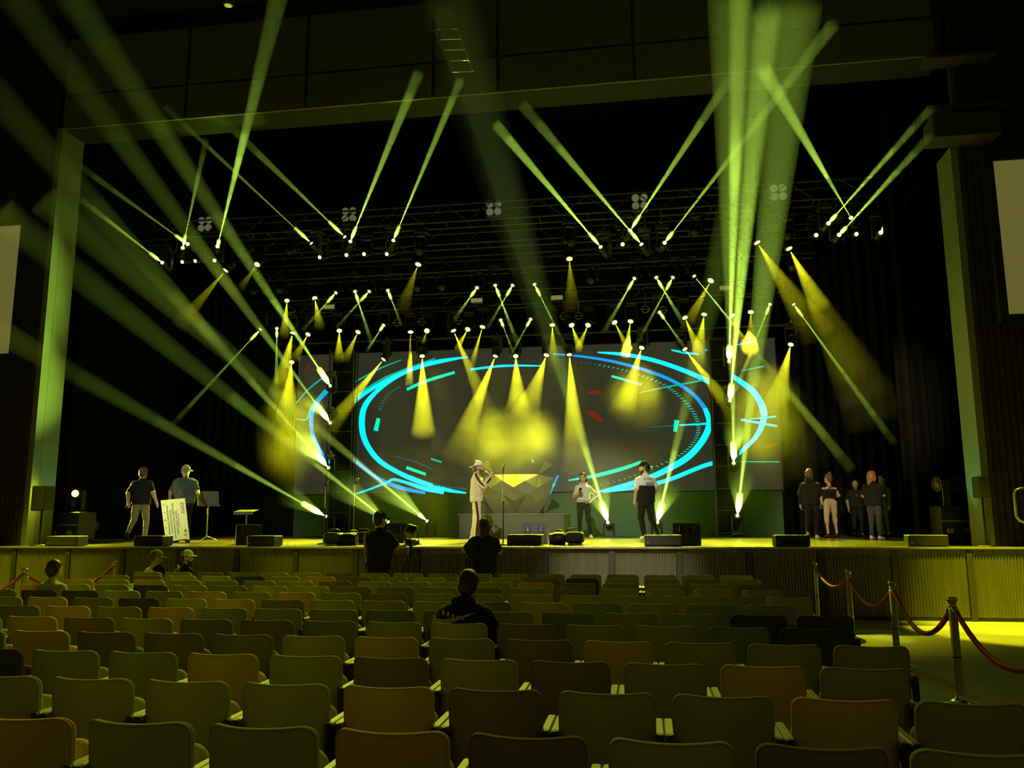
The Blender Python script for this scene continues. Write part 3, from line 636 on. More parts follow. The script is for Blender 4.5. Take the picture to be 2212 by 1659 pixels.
for a in [(72, 140, 1182, 'low black speaker at the stage edge under the glaring lamp', 0.1), (300, 362, 1180, 'low black speaker at the stage edge in front of the check', 0), (535, 595, 1181, 'low black speaker at the stage edge before the tilted wedge', 0),
          (1098, 1172, 1178, 'low black speaker at the stage edge beside the centre microphone stand', 0), (1392, 1472, 1180, 'low black speaker at the stage edge by the white tee man', 0), (1675, 1750, 1182, 'low black speaker at the stage edge in front of the hooded man', 0),
          (1972, 2058, 1183, 'low black speaker at the stage edge near the mushroom-shaped light', -0.12)]: fill_speaker(*a)
def wedge(px, pyb, Y, rz, lab):
    p = at(px, 1160, Y); o = empty('wedge_monitor', (p.x, p.y, SZ), rz); tag(o, lab, 'speaker', 'floor wedge monitors')
    prof = [(0, 0.0), (0.02, 0.20), (0.10, 0.40), (0.20, 0.40), (0.56, 0.08), (0.56, 0.0)]
    w = 0.50; vs = [(sx * w / 2, y, z) for sx in (-1, 1) for y, z in prof]; n = len(prof)
    fs = [tuple(range(n)), tuple(range(2 * n - 1, n - 1, -1))] + [(i, n + i, n + (i + 1) % n, (i + 1) % n) for i in range(n)]
    MB().add(vs, [tuple(reversed(f)) for f in fs]).build('cabinet', mat('wedge_grey', (0.03, 0.03, 0.034), 0.5), o)
    t = Matrix.Translation((0, 0.052, 0.29)) @ Matrix.Rotation(-0.38, 4, 'X')
    for s in (-1, 1):
        h = MB().rbox((s * 0.13, -0.006, 0), (0.12, 0.012, 0.13), 0.006, t).build('handle_cup', M_PLAST, o)
        MB().tube([t @ Vector((s * 0.13, -0.016, -0.055)), t @ Vector((s * 0.13, -0.022, 0)), t @ Vector((s * 0.13, -0.016, 0.055))], 0.010, 6).build('handle', M_STEEL, h)
    MB().box((0, 0.22, 0.405), (w * 0.9, 0.06, 0.012)).build('rubber_strip', M_PLAST, o)
wedge(538, 1178, 15.75, 0.5, 'dark grey wedge monitor turned sideways behind a low speaker')
wedge(852, 1168, 16.6, 0.35, 'dark grey wedge monitor half hidden by the capped cameraman')
wedge(1154, 1168, 16.4, 0.05, 'dark grey wedge monitor behind the centre microphone stand')
wedge(1484, 1178, 15.6, -0.05, 'dark grey wedge monitor beside the white tee man')
def floor_spot(px, pyb, s, lab, flip=1):
    p = on(px, pyb, SZ); o = empty('floor_spotlight', (p.x, p.y, SZ)); tag(o, lab, 'stage light', 'spotlights lying on the stage front')
    MB().rbox((0.16 * flip, 0, 0.14), (0.34, 0.36, 0.20), 0.03).build('body', M_PLAST, o)
    MB().lathe([(0.10, 0), (0.13, 0.04), (0.13, 0.2), (0.10, 0.26), (0.11, 0.30)], 12, Matrix.Translation((-0.02 * flip, -0.04, 0.11)) @ Matrix.Rotation(-flip * math.pi / 2, 4, 'Y')).build('head', M_BLACK, o)
    hd_ = MB(); hd_.tube([(0.02 * flip, -0.1, 0.24), (0.02 * flip, -0.1, 0.30), (0.20 * flip, -0.1, 0.31), (0.26 * flip, -0.1, 0.25)], 0.013, 6); hd_.build('carry_handle', M_BLACK, o)
    MB().tube([(-0.02 * flip, 0.15, 0.1), (-0.12 * flip, 0.15, 0.27), (-0.22 * flip, 0.12, 0.27)], 0.022, 6).build('yoke_arm', M_BLACK, o)
    for a in (-1, 1): MB().rbox((0.16 * flip, a * 0.12, 0.02), (0.24, 0.05, 0.04), 0.01).build('foot', M_STEEL, o)
floor_spot(738, 1178, 1, 'black spotlight lying on the stage beside the leaning microphone', -1)
floor_spot(775, 1176, 1, 'black spotlight lying on the stage next to the capped cameraman', 1)
floor_spot(1224, 1177, 1, 'black spotlight lying on the stage in front of the woman with the phone', 1)
p = on(888, 1177, SZ); o = empty('square_flood', (p.x, p.y, SZ)); tag(o, 'square-headed flood light on the stage edge between the two camera people', 'stage light')
t = Matrix.Translation((0, 0, 0.27)) @ Matrix.Rotation(-0.6, 4, 'X') @ Matrix.Rotation(0.3, 4, 'Y')
MB().rbox((0, 0, 0), (0.22, 0.16, 0.20), 0.02, t).build('head', M_PLAST, o)
MB().box((0, 0.0, 0.103), (0.18, 0.12, 0.006), t).build('top_plate', mat('flood_face', (0.5, 0.5, 0.4), 0.4), o)
MB().tube([(-0.14, 0, 0.28), (-0.14, 0, 0.05), (0.14, 0, 0.05), (0.14, 0, 0.28)], 0.015, 6).build('bracket', M_BLACK, o)
for a in range(3): MB().tube([(0, 0, 0.08), (0.2 * math.cos(a * 2.1 + 0.4), 0.2 * math.sin(a * 2.1 + 0.4), 0.0)], 0.014, 6).build('leg', M_BLACK, o)

m_mic = mat('mic_grille', (0.3, 0.3, 0.28), 0.4, 0.7)
def mic_stand(px, pyb, pyt, lab, tilt, mic=True):
    p = on(px, pyb, SZ); top = at(px, pyt, p.y).z - SZ
    o = empty('microphone_stand', (p.x, p.y, SZ)); tag(o, lab, 'microphone stand', 'microphone stands')
    MB().lathe([(0.14, 0), (0.14, 0.012), (0.10, 0.03), (0.03, 0.045), (0.02, 0.06)], 20).build('base', M_BLACK, o)
    MB().tube([(0, 0, 0.04), (0, 0, top * 0.55)], 0.013, 8).build('lower_pole', M_BLACK, o)
    MB().tube([(0, 0, top * 0.5), (0, 0, top - 0.06)], 0.009, 8).build('upper_pole', M_STEEL, o)
    MB().rbox((0, 0, top * 0.55), (0.04, 0.04, 0.07), 0.008).build('clutch', M_PLAST, o)
    MB().rbox((0, 0, top - 0.06), (0.035, 0.035, 0.06), 0.008).build('clip', M_PLAST, o)
    if mic:
        q = Matrix.Translation((0, 0, top - 0.03)) @ Matrix.Rotation(tilt, 4, 'Y')
        k = MB().lathe([(0.011, -0.10), (0.012, -0.02), (0.017, 0.05)], 10, q).build('microphone', M_GREYP, o)
        MB().lathe([(0.017, 0.05), (0.026, 0.075), (0.026, 0.10), (0.016, 0.118)], 10, q).build('grille', m_mic, k)
mic_stand(700, 1176, 1040, 'microphone stand with angled microphone in front of the tower', 0.7)
mic_stand(764, 1168, 1038, 'microphone stand with angled microphone behind the spotlights', 0.8)
mic_stand(1087, 1178, 1012, 'black round-base microphone stand beside the singer', 0.08)

def music_stand(px, pyb, tilt, lab, ztop, paper, desk=True, rz=0.0):
    p = on(px, pyb, SZ); o = empty('music_stand', (p.x, p.y, SZ), rz); tag(o, lab, 'music stand', 'music stands')
    MB().tube([(0, 0, 0.1), (0, 0, ztop - 0.16)], 0.014, 8).build('pole', M_STEEL, o)
    MB().tube([(0, 0, ztop - 0.35), (0, 0, ztop - 0.1)], 0.022, 8).build('sleeve', M_BRASS, o)
    for a in range(3):
        c_, s_ = math.cos(a * 2.094 + 0.5), math.sin(a * 2.094 + 0.5)
        MB().tube([(0, 0, 0.13), (0.14 * c_, 0.14 * s_, 0.08), (0.26 * c_, 0.26 * s_, 0.012)], 0.013, 6).build('leg', M_STEEL, o)
    t = Matrix.Translation((0, -0.02, ztop)) @ Matrix.Rotation(tilt, 4, 'X')
    MB().rbox((0, 0, 0), (0.52, 0.012, 0.34), 0.005, t).box((0, 0.035, -0.17), (0.52, 0.07, 0.012), t).build('desk', mat('desk_grey', (0.09, 0.10, 0.095), 0.5), o)
    if paper: MB().box((-0.25, -0.02, -0.02), (0.035, 0.012, 0.26), t).build('paper_edge', M_WHITE, o)
music_stand(446, 1171, 0.15, 'upright music stand with a sheet edge next to the check holder', 0.98, True)
music_stand(530, 1166, -1.42, 'low music stand with its desk folded flat', 0.72, False)

# flight cases and lights in the wings
def case(x0, x1, ytop, Y, dep, lab):
    a, b = at(x0, 1165, Y), at(x1, 1165, Y); h = at((x0 + x1) / 2, ytop, Y).z - SZ; w = b.x - a.x
    o = empty('flight_case', ((a.x + b.x) / 2, Y + dep / 2, SZ)); tag(o, lab, 'case', 'flight cases in the wings')
    MB().rbox((0, 0, h / 2 + 0.04), (w, dep, h - 0.08), 0.015).build('body', m_box, o)
    MB().box((0, -dep / 2 - 0.003, h * 0.6), (w, 0.008, 0.03)).build('edge_trim', M_STEEL, o)
    for s in (-1, 1):
        MB().tube([(s * w * 0.36, -dep * 0.35, 0.04), (s * w * 0.36 + 0.03, -dep * 0.35, 0.04)], 0.04, 10).build('caster', M_PLAST, o)
        MB().tube([(s * w * 0.36, dep * 0.35, 0.04), (s * w * 0.36 + 0.03, dep * 0.35, 0.04)], 0.04, 10).build('caster', M_PLAST, o)
        MB().rbox((s * w * 0.25, -dep / 2 - 0.008, h * 0.35), (0.12, 0.016, 0.09), 0.006).build('handle', M_STEEL, o)
    return o, h
case(96, 166, 1106, 16.2, 0.6, 'black flight case under the glaring floor lamp')
case(2036, 2112, 1092, 16.3, 0.6, 'black flight case carrying a moving light near the reveal')
# glaring lamp on the case
L0 = at(162, 1066, 16.35)
o, L, d = fixture(L0, 16.35, Vector((0.25, -1, -0.02)), 'w', 'y', 'wing', True, rodz=1); tag(o, 'glaring yellow lamp standing on the flight case', 'stage light')
lamp('wing_lamp', 'SPOT', L + d * 0.04, L + d * 0.04 + Vector((0.5, -0.4, -0.06)), 320, YEL, spot_size=math.radians(150), spot_blend=0.5, shadow_soft_size=0.03)
lamp('wing_lamp', 'SPOT', (-13.6, 18.6, 2.6), (-10.4, 18.0, 1.9), 2600, (1.0, 0.8, 0.05), spot_size=math.radians(50), spot_blend=0.5, shadow_soft_size=0.05)
def wing_head(px, py, Y, dirv, lab, block, kind='w', sc=1.0):
    o, L, d = fixture(at(px, py, Y), Y, Vector(dirv), kind, 'o', 'wing', True, rodz=1); o.scale = (sc, sc, sc); tag(o, lab, 'stage light')
    b0 = o.location.z - 0.48 * sc
    if b0 - block > 0.01: MB().rbox((0, 0, -0.48 - (b0 - block) / 2 / sc), (0.34, 0.30, (b0 - block) / sc), 0.02).build('riser_block', M_PLAST, o)
ct = at(2074, 1092, 16.3).z
wing_head(2026, 1046, 16.5, (-1, -0.35, 0.0), 'dark moving light on the flight case beside the reveal', ct, 'w', 1.25)
wing_head(1972, 1122, 17.6, (-1, -0.2, 0.0), 'dark mushroom-shaped moving light on the stage floor', SZ, 'w', 1.3)
wing_head(200, 1135, 16.9, (0.9, -0.5, 0.0), 'dark moving light on the stage floor beside the flight case', SZ, 'w', 1.2)
for x0, x1, y0, y1, lab in ((84, 118, 1050, 1104, 'black side speaker beside the glaring lamp'), (2104, 2124, 1030, 1076, 'black side speaker beside the handrails')):
    a, b = at(x0, y1, 15.2), at(x1, y0, 15.2); o = empty('side_speaker', ((a.x + b.x) / 2, 14.95, SZ)); tag(o, lab, 'speaker', 'side speakers')
    w, z0, z1 = b.x - a.x, a.z - SZ, b.z - SZ
    MB().rbox((0, 0.15, (z0 + z1) / 2), (w, 0.3, z1 - z0), 0.015).build('cabinet', m_box, o)
    MB().box((0, -0.003, (z0 + z1) / 2), (w * 0.9, 0.008, (z1 - z0) * 0.9)).build('grille', MATS['grille'], o)
    MB().tube([(0, 0.15, 0.02), (0, 0.15, z0)], 0.02, 8).build('pole', M_BLACK, o)
    MB().lathe([(0.18, 0), (0.18, 0.015), (0.03, 0.03)], 14, Matrix.Translation((0, 0.15, 0))).build('base', M_BLACK, o)
# handrails of the stage steps
m_rail = mat('rail_metal', (0.35, 0.33, 0.2), 0.3, 0.8)
for x, w, lab in ((-12.75, -0.42, 'looped metal handrail of the steps near the glaring lamp'), (6.02, 0.40, 'looped metal handrail of the steps, the one closer to the reveal'), (6.36, 0.5, 'looped metal handrail of the steps, the outer one near the side screen')):
    o = empty('handrail', (x, 14.75, SZ)); tag(o, lab, 'handrail', 'handrails of the stage steps')
    r = 0.07; w_ = abs(w); sg = 1 if w > 0 else -1
    loop = [(0, 0, 0.50), (0, 0, 0.86), (sg * 0.03, 0, 0.92), (sg * 0.10, 0, 0.95), (sg * w_, 0, 0.95)]
    MB().tube(loop, 0.022, 8).build('top_rail', m_rail, o)
    MB().tube([(0, 0, 0.50), (sg * 0.04, 0, 0.43), (sg * 0.10, 0, 0.40), (sg * w_, 0, 0.40)], 0.022, 8).build('mid_rail', m_rail, o)
    MB().tube([(sg * w_ * 0.6, 0, 0), (sg * w_ * 0.6, 0, 0.95)], 0.022, 8).build('post', m_rail, o)

# ------------------------------------------------------------------ rope barriers
m_rope = mat('red_velvet_rope', (0.42, 0.012, 0.015), 0.7, var=0.25, scale=60)
m_pst = mat('post_metal', (0.55, 0.54, 0.44), 0.35, 0.6, var=0.3, scale=6, stretch=(1, 1, 0.3))
st_base = MB().lathe([(0.17, 0), (0.175, 0.012), (0.16, 0.03), (0.10, 0.05), (0.05, 0.07), (0.035, 0.10)], 24).mesh('base', M_CHROME)
st_pole = MB().lathe([(0.036, 0.08), (0.036, 0.84)], 16).mesh('pole', m_pst)
st_col = MB().lathe([(0.040, 0.84), (0.040, 0.86), (0.032, 0.865), (0.032, 0.90), (0.044, 0.91), (0.044, 0.94), (0.03, 0.945)], 16).mesh('collar', M_BRASS)
st_ring = MB().lathe([(0.038, 0.42), (0.038, 0.43)], 16).mesh('tape_band', M_BLACK)
ROPES = []
def stanchion(x, y, lab):
    o = empty('rope_post', (x, y, 0)); tag(o, lab, 'rope post', 'rope barrier posts')
    for n, me in (('base', st_base), ('pole', st_pole), ('collar', st_col), ('tape_band', st_ring)): obj(n, me, o)
    return Vector((x, y, 0.86))
def rope(a, b, sag, lab):
    o = empty('barrier_rope', a); tag(o, lab, 'rope', 'red barrier ropes')
    d = (b - a); u = Vector((d.x, d.y, 0)).normalized(); A = u * 0.05; B = d - u * 0.05; pts = []
    for i in range(21):
        t = i / 20; p = A.lerp(B, t); p.z -= sag * 4 * t * (1 - t) + 0.02; pts.append(p)
    MB().tube(pts, 0.024, 8).build('rope', m_rope, o)
    for e, f in ((pts[0], pts[1]), (pts[-1], pts[-2])):
        g = (f - e).normalized(); MB().tube([e - g * 0.03, e + g * 0.05], 0.027, 8).build('end_cap', M_CHROME, o)
PR = [(2.72, 14.22), (2.74, 12.1), (2.75, 10.1), (2.72, 8.15), (2.74, 6.1)]
nm = ['at the stage front', 'second from the stage', 'third from the stage', 'with its shiny base in view', 'just past the picture edge']
hp = [stanchion(x, y, 'metal rope post beside the chairs, %s' % nm[i]) for i, (x, y) in enumerate(PR)]
for i in range(4): rope(hp[i], hp[i + 1], (0.20, 0.27, 0.33, 0.33)[i], 'sagging red rope of the bare-floor aisle, %s from the stage' % ORD[i])
PL = [(-9.25, 13.6), (-9.3, 11.5), (-9.35, 9.4)]
nm = ['near the two men in caps', 'behind the man in the pale shirt', 'beyond the picture edge']
hl_ = [stanchion(x, y, 'metal rope post %s' % nm[i]) for i, (x, y) in enumerate(PL)]
rope(hl_[0], hl_[1], 0.28, 'sagging red rope between the two men in caps and the pale shirt'); rope(hl_[1], hl_[2], 0.28, 'sagging red rope behind the pale shirt man at the picture edge')

# ------------------------------------------------------------------ chairs
def rr(w, h, r, n=6):
    pts = []
    for cx, cz, a0 in ((w / 2 - r, h / 2 - r, 0), (-w / 2 + r, h / 2 - r, 90), (-w / 2 + r, -h / 2 + r, 180), (w / 2 - r, -h / 2 + r, 270)):
        for k in range(n + 1): a = math.radians(a0 + 90 * k / n); pts.append((cx + r * math.cos(a), cz + r * math.sin(a)))
    return pts
def sub_outline(pts, m=5):                     # more points along the straight runs, so that the panel can curve
    out = []
    for i in range(len(pts)):
        a, b = pts[i], pts[(i + 1) % len(pts)]; l = math.hypot(b[0] - a[0], b[1] - a[1]); k = m if l > 0.1 else 1
        for j in range(k): t = j / k; out.append((a[0] + (b[0] - a[0]) * t, a[1] + (b[1] - a[1]) * t))
    return out
BW, BH = 0.475, 0.47
out_ = sub_outline(rr(BW, BH, 0.055))
def bend(x, z, y): return (x, y + 0.10 * (x / (BW / 2)) ** 2 - 0.12 * z, z + 0.585)     # sides come forward, back leans
def ring(sc, y): return [bend(x * sc if abs(x) > 1e-9 else x, z * sc, y) for x, z in out_]
bk = MB(); lev = [(0.001, -0.018), (0.5, -0.019), (0.94, -0.018), (0.985, -0.014), (1.0, -0.006), (1.0, 0.008), (0.985, 0.017), (0.92, 0.026), (0.5, 0.038), (0.001, 0.040)]
n_ = len(out_); vs = []; fs = []
for sc, y in lev: vs += ring(sc, y)
for i in range(len(lev) - 1):
    for k in range(n_): j = (k + 1) % n_; fs.append((i * n_ + k, i * n_ + j, (i + 1) * n_ + j, (i + 1) * n_ + k))
bk.add(vs, fs, True)
FABRIC = {'olive': (0.44, 0.44, 0.2), 'green': (0.33, 0.36, 0.16), 'brown': (0.66, 0.46, 0.15), 'dark brown': (0.26, 0.20, 0.09), 'dark green': (0.22, 0.25, 0.12), 'black': (0.08, 0.075, 0.05)}
FM = {k: mat('fabric_' + k.replace(' ', '_'), v, 0.9, var=0.18, scale=240, bump=0.15, spec=0.1) for k, v in FABRIC.items()}
ME_BACK = {k: bk.mesh('backrest', m) for k, m in FM.items()}
o2 = sub_outline(rr(0.45, 0.42, 0.09)); lev2 = [(0.001, -0.060), (0.72, -0.058), (0.88, -0.048), (0.96, -0.030), (1.0, 0.0), (0.96, 0.034), (0.86, 0.056), (0.68, 0.068), (0.001, 0.074)]; n2 = len(o2)
def pad(T):
    b = MB(); vs = []; fs = []
    for sc, z in lev2: vs += [(x * sc, y * sc + 0.21, z) for x, y in o2]
    for i in range(len(lev2) - 1):
        for k in range(n2): j = (k + 1) % n2; fs.append((i * n2 + k, i * n2 + j, (i + 1) * n2 + j, (i + 1) * n2 + k))
    return b.add(vs, fs, True, T)
T_UP = Matrix.Translation((0, 0.16, 0.27)) @ Matrix.Rotation(math.radians(74), 4, 'X'); T_DN = Matrix.Translation((0, 0.08, 0.42)) @ Matrix.Rotation(math.radians(3), 4, 'X')
ME_SEAT = {k: pad(T_UP).mesh('seat', m) for k, m in FM.items()}; ME_SEATD = {k: pad(T_DN).mesh('seat', m) for k, m in FM.items()}
pip = MB(); pp = [bend(x * 0.988, z * 0.988, -0.016) for x, z in out_]; pip.tube(pp + pp[:2], 0.0045, 5, cap=False)
ME_PIPE = {k: pip.mesh('piping', m) for k, m in FM.items()}
m_arm = mat('armrest_grey', (0.30, 0.30, 0.24), 0.45)
ME_ARM = MB().rbox((0, 0.20, 0.615), (0.046, 0.34, 0.03), 0.006).mesh('armrest', m_arm)
sf = MB().rbox((0, 0.04, 0.46), (0.035, 0.05, 0.34), 0.006).rbox((0, 0.16, 0.575), (0.03, 0.26, 0.05), 0.006).rbox((0, 0.22, 0.22), (0.03, 0.05, 0.44), 0.006).rbox((0, 0.20, 0.02), (0.04, 0.42, 0.04), 0.006)
ME_SIDE = sf.mesh('side_frame', M_PLAST)
ME_BAR = MB().tube([(-0.25, 0.22, 0.30), (0.25, 0.22, 0.30)], 0.018, 6).rbox((0, 0.02, 0.37), (0.46, 0.03, 0.05), 0.006).mesh('cross_bar', M_BLACK)
TAKEN = {}
for key, (px_, r_) in dict(pale=(85, 7), grey=(328, 11), white=(392, 11), hoodie=(1030, 4)).items():
    Yc = 3.36 + 0.856 * r_; TAKEN[key] = [at(px_, 1250, Yc).x, Yc, 9.0]
def chair(x, y, fab, lab):
    o = empty('padded_chair', (x, y, 0)); tag(o, lab, 'chair', 'padded chairs in rows')
    b = obj('backrest', ME_BACK[fab], o); obj('piping', ME_PIPE[fab], b); used = [k for k, (tx, ty, _) in TAKEN.items() if abs(ty - y) < 0.05 and abs(tx - x) < 0.279]
    for k in used: TAKEN[k][2] = x
    obj('seat', (ME_SEATD if used else ME_SEAT)[fab], o); obj('cross_bar', ME_BAR, o)
    for s in (-1, 1): obj('armrest', ME_ARM, o, (s * 0.254, 0, 0)); obj('side_frame', ME_SIDE, o, (s * 0.254, 0, 0))
OFF = [-0.161, -0.444, -0.14, -0.439, -0.09, -0.382, -0.165, -0.392, 0.004, -0.004, -0.007, -0.016]
O_, G_, B_, D_, K_, X_ = 'olive', 'green', 'brown', 'dark brown', 'dark green', 'black'
COLS = {0: [G_, D_, O_, D_, B_, O_, O_, B_], 1: [G_, B_, G_, G_, D_, B_, O_, O_, O_, O_], 2: [G_, B_, G_, D_, O_, D_, O_, B_, G_, G_, X_], 3: [G_, G_, G_, B_, D_, G_, B_, O_, K_, D_, D_, B_],
        4: [X_, K_, G_, G_, D_, O_, G_, K_, D_, K_, O_, D_, B_], 5: [X_, X_, G_, G_, K_, G_, K_, K_, G_, G_, G_, B_, G_, B_]}
rng = random.Random(11)
chairs = []
for r in range(12):
    Y = 3.36 + 0.856 * r; lim = 1.35; xl = OFF[r]
    while xl + 0.557 <= lim: xl += 0.557
    k = 0; row = 12 - r
    while True:
        x = xl - 0.557 * k + BW / 2
        if x < -8.62: break
        d = Vector((x, Y, 0.8)) - Vector((0, 0, EYE)); dep = d.dot(CF); px = W / 2 + FPX * d.dot(CR) / dep
        if px < -150: break
        fab = COLS[r][k] if r in COLS and k < len(COLS[r]) else rng.choices([O_, G_, B_, D_, K_, X_], [30, 32, 14, 12, 9, 3])[0]
        chair(x, Y, fab, '%s padded chair, %s from the bare-floor aisle, %s row from the stage' % (fab, ORD[k], ORD[row - 1]))
        k += 1

# ------------------------------------------------------------------ people
def sd_cone(P, a, b, ra, rb, sq=None):
    a = np.array(a, float); b = np.array(b, float); ba = b - a; l2 = max(ba @ ba, 1e-9)
    t = np.clip(((P - a) @ ba) / l2, 0, 1)
    v = P - (a + t[:, None] * ba)
    if sq is not None: v = v / np.array(sq)
    return np.sqrt((v * v).sum(1)) - (ra + (rb - ra) * t)
def sd_ell(P, c, r, R=None):
    v = P - np.array(c, float)
    if R is not None: v = v @ R
    r = np.array(r, float); k0 = np.sqrt(((v / r) ** 2).sum(1)); k1 = np.sqrt(((v / (r * r)) ** 2).sum(1)) + 1e-9
    return k0 * (k0 - 1) / k1
def bounds(pr):
    lo = np.full(3, 1e9); hi = -lo
    for p in pr:
        if p[0] == 'c': m = max(p[3], p[4]) * 1.5; q = np.array([p[1], p[2]])
        else: m = max(p[2]); q = np.array([p[1]])
        lo = np.minimum(lo, q.min(0) - m); hi = np.maximum(hi, q.max(0) + m)
    return lo - 0.04, hi + 0.04
def field(P, pr, k):
    d = None
    for p in pr:
        e = sd_cone(P, *p[1:]) if p[0] == 'c' else sd_ell(P, *p[1:])
        if d is None: d = e
        else:
            h = np.clip(0.5 + 0.5 * (d - e) / k, 0, 1); d = d + (e - d) * h - k * h * (1 - h)
    return d
def folds(P, a, seed):               # soft creases of cloth, or strands of hair
    x, y, z = P[:, 0] + seed, P[:, 1], P[:, 2]
    return a * (np.sin(38 * x + 21 * z + 3 * np.sin(17 * z + 9 * y)) * 0.5 + np.sin(47 * y - 26 * z + 2.5 * np.sin(23 * x)) * 0.5 + 0.45 * np.sin(71 * z + 33 * x + 2 * np.sin(29 * y)))
def nets(pr, vox=0.016, k=0.03, cuts=(), fold=0.0):
    """one continuous skin around the given tapered limbs and ellipsoids"""
    lo, hi = bounds(pr); n = np.ceil((hi - lo) / vox).astype(int) + 1
    ax = [lo[i] + vox * np.arange(n[i]) for i in range(3)]
    G = np.stack(np.meshgrid(*ax, indexing='ij'), -1).reshape(-1, 3)
    d = field(G, pr, k)
    if fold: d = d + folds(G, fold, len(G) % 7)
    for c, nn in cuts: d = np.maximum(d, (G - np.array(c, float)) @ np.array(nn, float))
    D = d.reshape(n); ins = D < 0
    acc = np.zeros(tuple(n - 1) + (3,)); cnt = np.zeros(tuple(n - 1))
    for axis in range(3):
        for o1 in (0, 1):
            for o2 in (0, 1):
                sl0 = [None] * 3; sl1 = [None] * 3; oth = [i for i in range(3) if i != axis]
                sl0[axis] = slice(0, n[axis] - 1); sl1[axis] = slice(1, n[axis])
                for oo, i in zip((o1, o2), oth): sl0[i] = sl1[i] = slice(oo, n[i] - 1 + oo)
                a, b = D[tuple(sl0)], D[tuple(sl1)]; m = (a < 0) != (b < 0)
                t = np.where(m, a / np.where(m, a - b, 1), 0); off = np.zeros(a.shape + (3,)); off[..., axis] = t
                for oo, i in zip((o1, o2), oth): off[..., i] = oo
                acc += off * m[..., None]; cnt += m
    act = cnt > 0; idx = -np.ones(act.shape, int); idx[act] = np.arange(act.sum())
    cells = np.argwhere(act); V_ = lo + vox * (cells + acc[act] / cnt[act][:, None])
    F_ = []
    for axis in range(3):
        i, j = [(1, 2), (2, 0), (0, 1)][axis]
        s0 = [slice(1, -1)] * 3; s1 = [slice(1, -1)] * 3; s0[axis] = slice(0, n[axis] - 1); s1[axis] = slice(1, n[axis])
        a, b = ins[tuple(s0)], ins[tuple(s1)]; E_ = np.argwhere(a != b); flip = a[a != b]
        base = E_.copy(); base[:, i] += 1; base[:, j] += 1
        def cell(di, dj):
            q = base.copy(); q[:, i] += di; q[:, j] += dj; return idx[q[:, 0], q[:, 1], q[:, 2]]
        q0, q1, q2, q3 = cell(-1, -1), cell(0, -1), cell(0, 0), cell(-1, 0)
        F_.append(np.where(flip[:, None], np.stack([q0, q1, q2, q3], 1), np.stack([q3, q2, q1, q0], 1)))
    F_ = np.concatenate(F_)
    return V_, F_
def skin_mesh(name, m, pr, vox=0.016, k=0.03, cuts=(), extra=None):
    V_, F_ = nets(pr, vox, k, cuts, {'shirt': 0.0052, 'trousers': 0.0048, 'hair': 0.0036, 'hood': 0.004, 'overalls': 0.005, 'beard': 0.002, 'raglan_sleeve': 0.004}.get(name, 0.0))
    mb = MB(); mb.v = [tuple(p) for p in V_]; mb.f = [tuple(int(i) for i in f) for f in F_]; mb.sm = [True] * len(F_)
    if extra: extra(mb)
    return mb.mesh(name, m)

SKINS = {'fair': mat('skin_fair', (0.55, 0.33, 0.22), 0.5, var=0.06), 'tan': mat('skin_tan', (0.40, 0.23, 0.14), 0.5, var=0.06)}
def cloth(n, c): return mat('cloth_' + n, c, 0.85, var=0.12, scale=25, bump=0.3, spec=0.15)
CL = {'black': cloth('black', (0.014, 0.014, 0.014)), 'char': cloth('charcoal', (0.075, 0.085, 0.085)), 'khaki': cloth('khaki', (0.20, 0.19, 0.11)), 'beige': cloth('beige', (0.66, 0.56, 0.40)), 'brown': cloth('dark_brown', (0.05, 0.022, 0.02)),
      'grey': cloth('light_grey', (0.52, 0.52, 0.47)), 'white': cloth('white', (0.80, 0.79, 0.72)), 'tanp': cloth('tan', (0.52, 0.40, 0.27)), 'dkgrey': cloth('dark_grey', (0.06, 0.065, 0.06)), 'dkgreen': cloth('dark_green', (0.03, 0.06, 0.03)),
      'camo': cloth('camo', (0.30, 0.26, 0.18)), 'leg': cloth('legging', (0.022, 0.024, 0.022)), 'pale': cloth('pale_shirt', (0.45, 0.46, 0.36))}
HAIR = {'dark': mat('hair_dark', (0.02, 0.014, 0.01), 0.5, var=0.4, scale=90, stretch=(1, 1, 0.2)), 'brown': mat('hair_brown', (0.10, 0.055, 0.025), 0.5, var=0.4, scale=90, stretch=(1, 1, 0.2)), 'ginger': mat('hair_ginger', (0.32, 0.12, 0.03), 0.5, var=0.4, scale=90, stretch=(1, 1, 0.2)),
        'grey': mat('hair_grey', (0.16, 0.14, 0.11), 0.5, var=0.3, scale=90)}
m_eye = mat('eye_dark', (0.01, 0.01, 0.01), 0.2)
STAND = dict(pel=(0, 0, .95), wai=(0, 0, 1.10), che=(0, .01, 1.32), nec=(0, -.005, 1.485), hea=(0, .025, 1.64),
             shL=(-.178, 0, 1.362), elL=(-.235, -.03, 1.13), wrL=(-.245, .04, .90), shR=(.178, 0, 1.362), elR=(.235, -.03, 1.13), wrR=(.245, .04, .90),
             hiL=(-.09, 0, .94), knL=(-.10, .02, .51), anL=(-.105, -.02, .09), hiR=(.09, 0, .94), knR=(.10, .02, .51), anR=(.105, -.02, .09), toL=(-.13, .15, .035), toR=(.13, .15, .035))
SIT = dict(STAND, pel=(0, 0, .55), wai=(0, -.02, .70), che=(0, -.02, .92), nec=(0, -.02, 1.085), hea=(0, .01, 1.24), shL=(-.180, -.02, 0.962), elL=(-.24, .04, .76), wrL=(-.14, .26, .68), shR=(.180, -.02, 0.962), elR=(.24, .04, .76), wrR=(.14, .26, .68),
           hiL=(-.10, .03, .53), knL=(-.12, .45, .52), anL=(-.12, .47, .10), hiR=(.10, .03, .53), knR=(.12, .45, .52), anR=(.12, .47, .10), toL=(-.13, .62, .035), toR=(.13, .62, .035))
HS = 1.12
def E3(a, b, c): return (a * HS, b * HS, c * HS)
def V3(p): return np.array(p, float)
